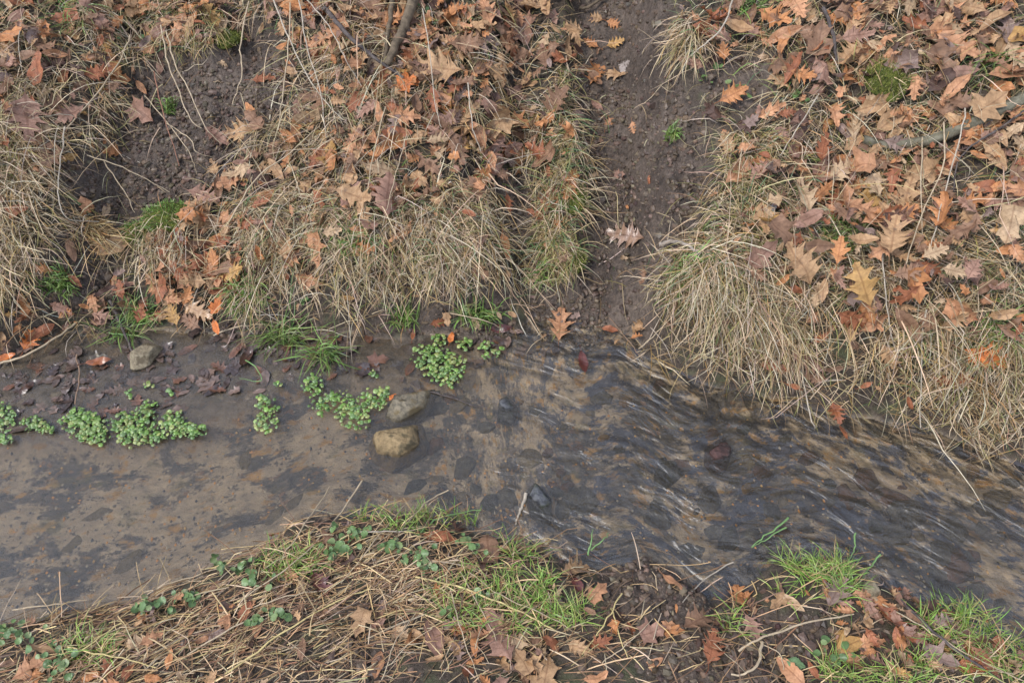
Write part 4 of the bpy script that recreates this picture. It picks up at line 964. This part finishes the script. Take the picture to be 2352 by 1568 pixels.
# seed head
e = empty('seed_head', tuple(hit(2225, 870, .04)))
pc = np.array(e.location); Q = smooth_path([hit(2225, 870, .04), hit(2205, 912, .05), hit(2196, 968, .04)], 6); V, Fc = tubegeo(Q-pc, np.full(len(Q), .0014)); mesh('stalk', V, Fc, M_TW, e)
sb = MB()
for i in range(60):
    t = R.uniform(.45, 1); q = Q[int(t*(len(Q)-1))]-pc+np.array([R.gauss(0, .003), R.gauss(0, .003), R.gauss(0, .003)]); d = (Q[-1]-Q[-3]); d = d/np.linalg.norm(d)+np.array([R.gauss(0, .4), R.gauss(0, .4), R.gauss(0, .4)])
    V, Fc = tubegeo([q, q+d*.004, q+d*.009], [.0006, .0018, .0003], 4); sb.add(V+pc, Fc, (.26, .22, .17))
sb.build('spikelets', MB_, e); tag(e, 'grey seed head hanging over the right shore', 'seed head')
# ------------------------------------------------------------------ stones
def stone(px, py, wpx, hpx, rot, mat, label, up=.5, tall=.6, seed=1, top=None, name='stone', group=None, cat='stone', rough=.28, sink=0., ridge=.18):
    c = hit(px, py, 0., True); g0 = float(H(c[0], c[1])); dist = np.linalg.norm(c-np.array([0, CAMY, CAMZ])); s = dist/F
    a, b_ = wpx*.5*s*1.3, hpx*.5*s*1.45; hz = min(a, b_)*tall
    if top is not None: hz = max(hz, (top-g0)*.62)
    bm = bmesh.new(); bmesh.ops.create_icosphere(bm, subdivisions=4, radius=1.)
    off = Vector((seed*3.7, seed*1.9, seed*5.1))
    for v in bm.verts:
        p = v.co.copy(); n1 = mn.noise(p*1.1+off); n2 = mn.noise(p*2.6+off); n3 = mn.noise(p*6+off)+.6*mn.noise(p*14+off)
        cl = mn.cell(p*1.3+off)
        v.co = p*(1+rough*n1+.15*n2+.06*n3)
        for ax in ((.8, .3, .5), (-.5, .7, .5), (.1, -.8, .55), (-.75, -.45, .45), (.2, .1, .97), (.9, -.5, .1), (-.95, .2, .1)):   # flatten to facets
            A = Vector(ax).normalized(); dd = v.co.dot(A)-(.56+.16*math.sin(seed*1.7+ax[0]*9))
            if dd > 0: v.co -= A*dd*(.94)
        v.co = Vector((v.co.x*a, v.co.y*b_, v.co.z*hz))
    ca, sa = math.cos(math.radians(rot)), math.sin(math.radians(rot))
    for v in bm.verts: v.co = Vector((v.co.x*ca-v.co.y*sa, v.co.x*sa+v.co.y*ca, v.co.z))
    me = bpy.data.meshes.new(name); bm.to_mesh(me); bm.free(); me.polygons.foreach_set('use_smooth', [True]*len(me.polygons)); me.materials.append(mat)
    o = bpy.data.objects.new(name, me); COL.objects.link(o); o.location = (c[0], c[1], g0+hz*up-sink if top is None else top-hz*.72); tag(o, label, cat, group); return o
SG = m_stone('ochre_stone', (.20,.135,.06), (.42,.29,.14), (.10,.075,.035), .5, (.05, .04, .03), .66)
SB = m_stone('olive_grey_stone', (.12,.10,.065), (.32,.26,.17), (.17,.12,.05), .45)
SC = m_stone('beige_stone', (.22,.17,.10), (.40,.32,.20), (.15,.11,.06), .55, (.1, .08, .05), .68)
SK = m_stone('black_mossy_stone', (.05,.052,.06), (.19,.19,.19), (.09,.10,.07), .4, (.12, .12, .12), .64)
SU = m_stone('grey_stone', (.12,.12,.12), (.30,.28,.24), (.18,.16,.12), .5)
SR = m_stone('red_brown_stone', (.20,.10,.06), (.30,.17,.10), (.13,.10,.07), .5)
SM = m_stone('maroon_stone', (.06,.032,.028), (.15,.075,.06), (.04,.03,.025), .4)
SO = m_stone('amber_stone', (.42,.25,.09), (.55,.36,.15), (.28,.16,.07), .5)
SB2 = m_stone('tan_stone', (.24,.20,.14), (.48,.39,.27), (.32,.25,.13), .5)
stone(918, 1015, 128, 94, -18, SG, 'ochre stone with flat facets standing out of the shallow water, lower of the two', 1., .8, 2, top=.052)
stone(940, 932, 86, 100, -30, SB, 'olive grey stone with a notch beside the cress, upper of the two', 1., .8, 5, top=.042)
stone(330, 825, 72, 36, 28, SC, 'beige angular stone on the left mud flat', .5, .9, 8, sink=-.004)
stone(1160, 932, 52, 44, 10, SK, 'dark lumpy stone in the water right of the two ochre stones', .5, .8, 11, top=.008)
stone(1240, 1147, 58, 72, 20, SK, 'black mossy rock breaking the surface near the small cove', .85, .8, 14, top=.022)
stone(1338, 1118, 88, 52, 5, SU, 'pale grey rounded stone under water beside the black mossy rock', .25, .6, 17)
stone(1658, 1035, 74, 60, 5, SM, 'maroon leaf covered rock standing in the riffle', .8, .8, 20, top=.022)
stone(1535,1065,74,60,-20, SK, 'black stone under water left of the maroon rock', .2, .6, 23)
stone(1210, 1030, 70, 40, -15, SB2, 'olive tan flat stone under water below the dark lumpy stone', .25, .6, 26)
stone(2003, 1078, 56, 40, -20, SR, 'reddish round stone under water near the right shore', .3, .6, 29)
stone(2100, 1165, 76, 56, -30, SU, 'grey and orange stone in the riffle at the right', .5, .6, 32)
stone(2070, 1130, 120, 34, -35, SR, 'long red brown sunken log end in the riffle at the right', .4, .6, 33, name='sunken_log', cat='log')
stone(672, 1152, 44, 50, 0, SB2, 'round grey stone under water, right one of a pair', -.15, .6, 35)
stone(622, 1180, 46, 50, 0, SB2, 'round darker stone under water, left one of a pair', -.15, .6, 38)
stone(265, 1288, 44, 62, -20, SB2, 'dark oval stone under water near the left shore', -.15, .5, 41)
stone(548, 1035, 36, 44, 0, SB2, 'brown oval stone under water right of the long cress clump', -.15, .5, 44)
stone(205, 1160, 90, 26, 30, SB2, 'long brown sunken log in the left stream', -.15, .6, 47, name='sunken_log', cat='log')
stone(150, 1225, 60, 34, 35, SB2, 'grey stone below the sunken log on the left', -.15, .5, 50)
stone(950, 1110, 50, 36, 0, SK, 'dark stone under water below the ochre stone', .3, .5, 53)
stone(1060, 1050, 60, 40, 10, SU, 'grey stone under water right of the ochre stone', .3, .5, 56)
stone(1515, 880, 34, 24, 0, SR, 'red brown pebble near the shore under the right tussock', .6, .6, 59)
stone(1440, 900, 32, 22, 0, SO, 'amber pebble below the gully mouth', .6, .6, 62)
stone(2000, 1360, 36, 34, 0, SC, 'pale rounded stone on the near bank beside the grass clump', .8, .8, 65)
stone(1238, 797, 15, 12, 0, SO, 'small orange pebble at the gully mouth shore', .8, .8, 68)
mats = [SU, SU, SK, SR, SO, SU, SB2]
cob = 0
for k in range(170):
    px, py = R.uniform(960, 2340), R.uniform(880, 1380)
    x, y = plane0(px, py)
    if not (yn(x)+.06 < y < yf(x)-.05): continue
    cob += 1; w = R.uniform(20, 66); m = R.choice(mats); w = w*.5 if m is SO else w
    q = {id(SU): 'grey', id(SK): 'black', id(SR): 'red brown', id(SO): 'amber', id(SB2): 'tan'}[id(m)]
    z = 'left part' if px < 1500 else 'middle' if px < 1900 else 'right part'
    stone(px, py, w, w*R.uniform(.5, .9), R.uniform(-60, 20), m, f'{q} cobble under the rippled water, {z} of the riffle', .12, .6, k+100, name='cobble', rough=.55, group=f'{q} cobbles under the riffle, {z}')
print('cobbles', cob)
# bright grains on the bed
pb = MB()
for k in range(1500):
    px = R.uniform(0, 2340); py = R.uniform(900, 1420); x, y = plane0(px, py)
    if not (yn(x)+.03 < y < yf(x)-.05) or (y > np.interp(x, *FLAT) and x < FLAT[0][-1]): continue
    V, Fc = tubegeo([(x-.003, y, 0), (x, y, .0), (x+.003, y+.001, 0)], np.array([.0012, R.uniform(.002, .0065), .001])*R.uniform(.7, 1.3), 6); V = V.copy(); V[:, 2] = V[:, 2]*.6+float(H(x, y))+.001
    pb.add(V, Fc, R.choice([(.42,.27,.11),(.5,.24,.07),(.30,.22,.14),(.12,.10,.08),(.05,.05,.055),(.35,.30,.22)]))
tag(pb.build('gravel', MB_), 'fine amber and grey gravel grains on the stream bed', 'gravel', kind='stuff')
# ------------------------------------------------------------------ watercress, round leaves, moss
CRESS = [(.13,.23,.04),(.17,.29,.055),(.09,.165,.035),(.22,.30,.09),(.15,.24,.08),(.24,.27,.08)]
def cress(pts, label, n, dull=1.):
    """pts: blobs (cx,cy,rx,ry,rot)"""
    A = sum(p[2]*p[3] for p in pts); ctr = hit(pts[0][0], pts[0][1]); e = empty('watercress', tuple(ctr)); b = MB(); sb = MB()
    a8 = np.arange(8)/8*2*np.pi
    for cx, cy, rx, ry, rot in pts:
        m = max(3, int(.8*n*rx*ry/A)); c, s = math.cos(math.radians(-rot)), math.sin(math.radians(-rot))
        for i in range(m):
            q, a = math.sqrt(R.random())*R.choice([.8, .95, 1.05, 1.15, 1.3]), R.uniform(0, 6.283); u, v = q*math.cos(a)*rx, q*math.sin(a)*ry
            P = hit(cx+u*c-v*s, cy+u*s+v*c, .008); h = R.uniform(.001, .013)*(1-.45*min(q, 1.2)**2); P = P+np.array([0, 0, h])
            rr = R.choice([.003, .0042, .0052, .0062, .0075])*(1.1-.25*q); nn = np.array([R.gauss(0, .3), R.gauss(-.1, .3), 1]); nn /= np.linalg.norm(nn)
            t = np.cross(nn, [math.cos(a*7), math.sin(a*7), .1]); t /= np.linalg.norm(t); w = np.cross(nn, t)
            rim = P+rr*(np.cos(a8)[:, None]*t+np.sin(a8)[:, None]*w*R.uniform(.8, 1))-nn*rr*.25
            inner = P+rr*.55*(np.cos(a8)[:, None]*t+np.sin(a8)[:, None]*w)+nn*rr*.05
            V = np.concatenate([rim, inner, [P-nn*rr*.08]]); F_ = [(k, (k+1) % 8, 8+(k+1) % 8, 8+k) for k in range(8)]+[(8+k, 8+(k+1) % 8, 8+(k+2) % 8, 16) for k in range(0, 8, 2)]
            cl = np.array(R.choice(CRESS))*R.uniform(.6, 1.1)*dull
            C = np.tile(cl, (17, 1)); C[:8] *= 1.2; C[16] *= .8
            b.add(V, F_, C)
            if i % 4 == 0 and n > 200:
                gz = max(0, float(H(P[0], P[1])))-.002; V, Fc = tubegeo([P, (P[0]+R.uniform(-.006, .006), P[1]+.004, (P[2]+gz)/2), (P[0]+R.uniform(-.01, .01), P[1], gz)], [.0007, .0008, .0009], 3); sb.add(V, Fc, (.2, .26, .1))
    b.build('leaves', MCR, e)
    if sb.n: sb.build('stems', MCR, e)
    tag(e, label, 'watercress', 'watercress clumps in the stream'); return e
cress([(1010,835,52,36,-10),(1030,860,30,26,0),(975,803,26,10,0),(1010,780,20,10,0),(1065,795,14,10,0)], 'bright green cress clump at the far shore below the wide straw tussock', 430)
cress([(1120,795,22,9,0),(1130,815,22,10,0),(1155,805,8,5,0),(1075,785,20,8,0)], 'small loose cress sprigs right of the bright clump', 60)
cress([(720,890,24,26,0),(760,925,42,22,20),(812,950,34,34,0),(860,920,38,24,0),(880,900,16,12,0)], 'branching cress clump touching the olive grey stone', 430)
cress([(610,940,24,28,0),(613,975,26,18,0),(600,920,12,12,0)], 'narrow upright cress clump alone between the long and the branching clumps', 150)
cress([(195,975,48,34,-15),(215,1000,30,20,0)], 'rounded cress clump left of the long one', 330, .95)
cress([(300,985,46,36,0),(335,945,28,20,40),(395,975,38,28,0),(440,990,32,16,0),(350,1005,26,14,0)], 'long broad cress clump in the left shallows', 560, .97)
cress([(88,980,36,16,-20)], 'small flat cress clump between the left edge clump and the rounded one', 110, .9)
cress([(8,960,26,32,0),(12,1010,26,8,0)], 'cress clump cut by the left photo edge', 150, .9)
cress([(343,884,9,7,0)], 'tiny cress sprig below the beige stone', 12); cress([(300,905,11,8,0)], 'tiny cress sprig above the long clump', 12)
cress([(640,885,8,6,0)], 'tiny cress sprig above the narrow clump', 8); cress([(860,860,10,7,0)], 'tiny cress sprig above the branching clump', 10)
cress([(390,902,7,5,0)], 'tiny cress sprig in the middle of the mud flat', 7)
def roundleaves(L, label, n):
    e = empty('ground_ivy', tuple(hit(L[0][0], L[0][1], .01))); b = MB(); sb = MB()
    for i in range(int(n*.9)):
        cx, cy, rx, ry = L[i % len(L)]; a = R.uniform(0, 6.283); q = R.uniform(.1, 1.5); P = hit(cx+q*math.cos(a)*rx, cy+q*math.sin(a)*ry, R.uniform(.012, .03)); s = R.uniform(.009, .020)
        nn = np.array([R.gauss(0, .4), R.gauss(-.15, .4), 1]); nn /= np.linalg.norm(nn); t = np.array([math.cos(a), math.sin(a), 0]); t = t-nn*np.dot(t, nn); t /= np.linalg.norm(t)
        V, Fc, U = leaf_geo('scallop', i, P-t*s/2, P+t*s/2, nn, .3, .15, .4, R)
        c = np.array(R.choice([(.095,.155,.05),(.12,.19,.06),(.07,.12,.035),(.16,.21,.08)])); b.add(V, Fc, c, U)
        g0 = Hw(P[0], P[1]); V, Fc = tubegeo([P-t*s/2, P-t*s*.8+np.array([0, 0, -.005]), (P[0]-t[0]*s, P[1]-t[1]*s, float(g0))], [.0007]*3, 3); sb.add(V, Fc, (.16, .15, .07))
    b.build('leaves', MBG, e); n > 30 and sb.build('stems', MBG, e); tag(e, label, 'ground plant', 'round leaved green plants on the banks')
roundleaves([(790,1235,36,24),(820,1222,20,14),(765,1262,20,14)], 'dark round leaved plant among straws at the left tip of the near bank', 46)
roundleaves([(950,1270,40,20),(985,1300,30,16),(900,1250,22,16)], 'round leaved plant around the brown leaf on the near bank', 40)
roundleaves([(365,1385,34,16),(330,1392,20,12),(430,1370,24,12)], 'round leaved plant at the left near shore', 34)
roundleaves([(630,1405,26,14),(585,1420,16,12)], 'round leaved plant beside the twisted rust leaf', 20)
roundleaves([(500,1295,20,14),(560,1300,26,16),(600,1330,30,14)], 'round leaved plant at the tip of the left near shore', 34)
roundleaves([(60,1460,56,24),(120,1490,40,20),(140,1530,26,26),(20,1450,20,12)], 'round leaved plant in the lower left corner', 56)
roundleaves([(1100,1260,18,10),(1060,1240,16,10)], 'few round leaves beside the standing brown leaf', 12)
roundleaves([(1105,1365,34,14),(1035,1395,18,12)], 'round leaves inside the green grass patch', 16)
roundleaves([(700,690,16,10)], 'few round leaves at the far shore', 8)
roundleaves([(1900,1480,30,24),(1930,1510,20,20)], 'few green leaves at the bottom right beside the ochre leaf', 12)
roundleaves([(300,60,34,22),(270,45,24,16)], 'dark green leaves in the litter near the top left', 26)
roundleaves([(975,20,24,26),(990,55,16,16)], 'green leaves at the top edge right of the branch', 22)
roundleaves([(1640,180,30,24),(1700,210,40,22),(1840,225,12,10)], 'scattered tiny green leaves on the upper right soil', 24)
def moss(cx, cy, rx, ry, label, cols, n, h=.03):
    ctr = hit(cx, cy); s = np.linalg.norm(ctr-np.array([0, CAMY, CAMZ]))/F; a, b2 = rx*s, ry*s*1.3
    e = empty('moss_cushion', tuple(ctr)); bm = bmesh.new(); bmesh.ops.create_icosphere(bm, subdivisions=4, radius=1)
    for v in bm.verts: q = 1+.22*mn.noise(v.co*2+Vector((cx, 0, 0))); v.co = Vector((v.co.x*a*q, v.co.y*b2*q, v.co.z*h*q+.25*v.co.y*b2))
    me = bpy.data.meshes.new('cushion'); bm.to_mesh(me); bm.free(); me.materials.append(moss_m); o = bpy.data.objects.new('cushion', me); COL.objects.link(o); o.parent = e
    mb = MB(); V = np.array([v.co[:] for v in me.vertices]); idx = rng.choice(len(V), n); 
    for i in idx:
        p = V[i]; nn = np.array([p[0]/a/a, p[1]/b2/b2, p[2]/h/h]); nn = nn/np.linalg.norm(nn)
        if nn[2] < -.1: continue
        d = nn*R.uniform(.006, .016)+rng.normal(0, .004, 3); sd = np.cross(d, rng.normal(0, 1, 3)); sd = sd/np.linalg.norm(sd)*.0011; p = p+rng.normal(0, .004, 3)
        mb.add(np.array([p-sd, p+sd, p+d*.6+sd*.8+[0, 0, -.001], p+d*.6-sd*.8])+ctr, [(0, 1, 2, 3)], np.array(cols[R.randrange(len(cols))]))
    mb.build('fronds', MBG, e); tag(e, label, 'moss', 'moss cushions')
_mb = NB('moss'); moss_m = _mb.fin(_mb.mix(_mb.ramp(_mb.noise(_mb.geo(), 120, 4), .35, .65), (.03, .04, .012), (.13, .14, .03)), .9, .1, _mb.bump(_mb.noise(_mb.geo(), 200, 3), 1., .006))
MC = [(.15,.16,.03),(.20,.20,.045),(.11,.13,.025),(.26,.23,.09)]; MC2 = [(.14,.25,.05),(.19,.30,.06),(.11,.19,.035),(.22,.28,.09)]
moss(2038, 182, 44, 36, 'yellow green moss cushion on the upper right bank', MC, 3400, .036)
moss(385, 505, 48, 26, 'bright green moss cap on top of the left tussock', MC2, 2200, .035)
moss(318, 545, 34, 22, 'second green moss patch at the left shoulder of the mossy tussock', MC2, 1200, .03)
moss(1315, 460, 30, 26, 'olive moss patch in the narrow grass strip by the gully', MC, 700, .025)
moss(1320, 600, 26, 22, 'olive moss patch at the overhanging end of the narrow strip', MC, 600, .025)
moss(2115, 375, 26, 18, 'small moss patch under the grey branch', MC, 500, .02)
moss(515, 90, 34, 18, 'yellow moss patch at the top of the left bare mud', MC, 500, .02)
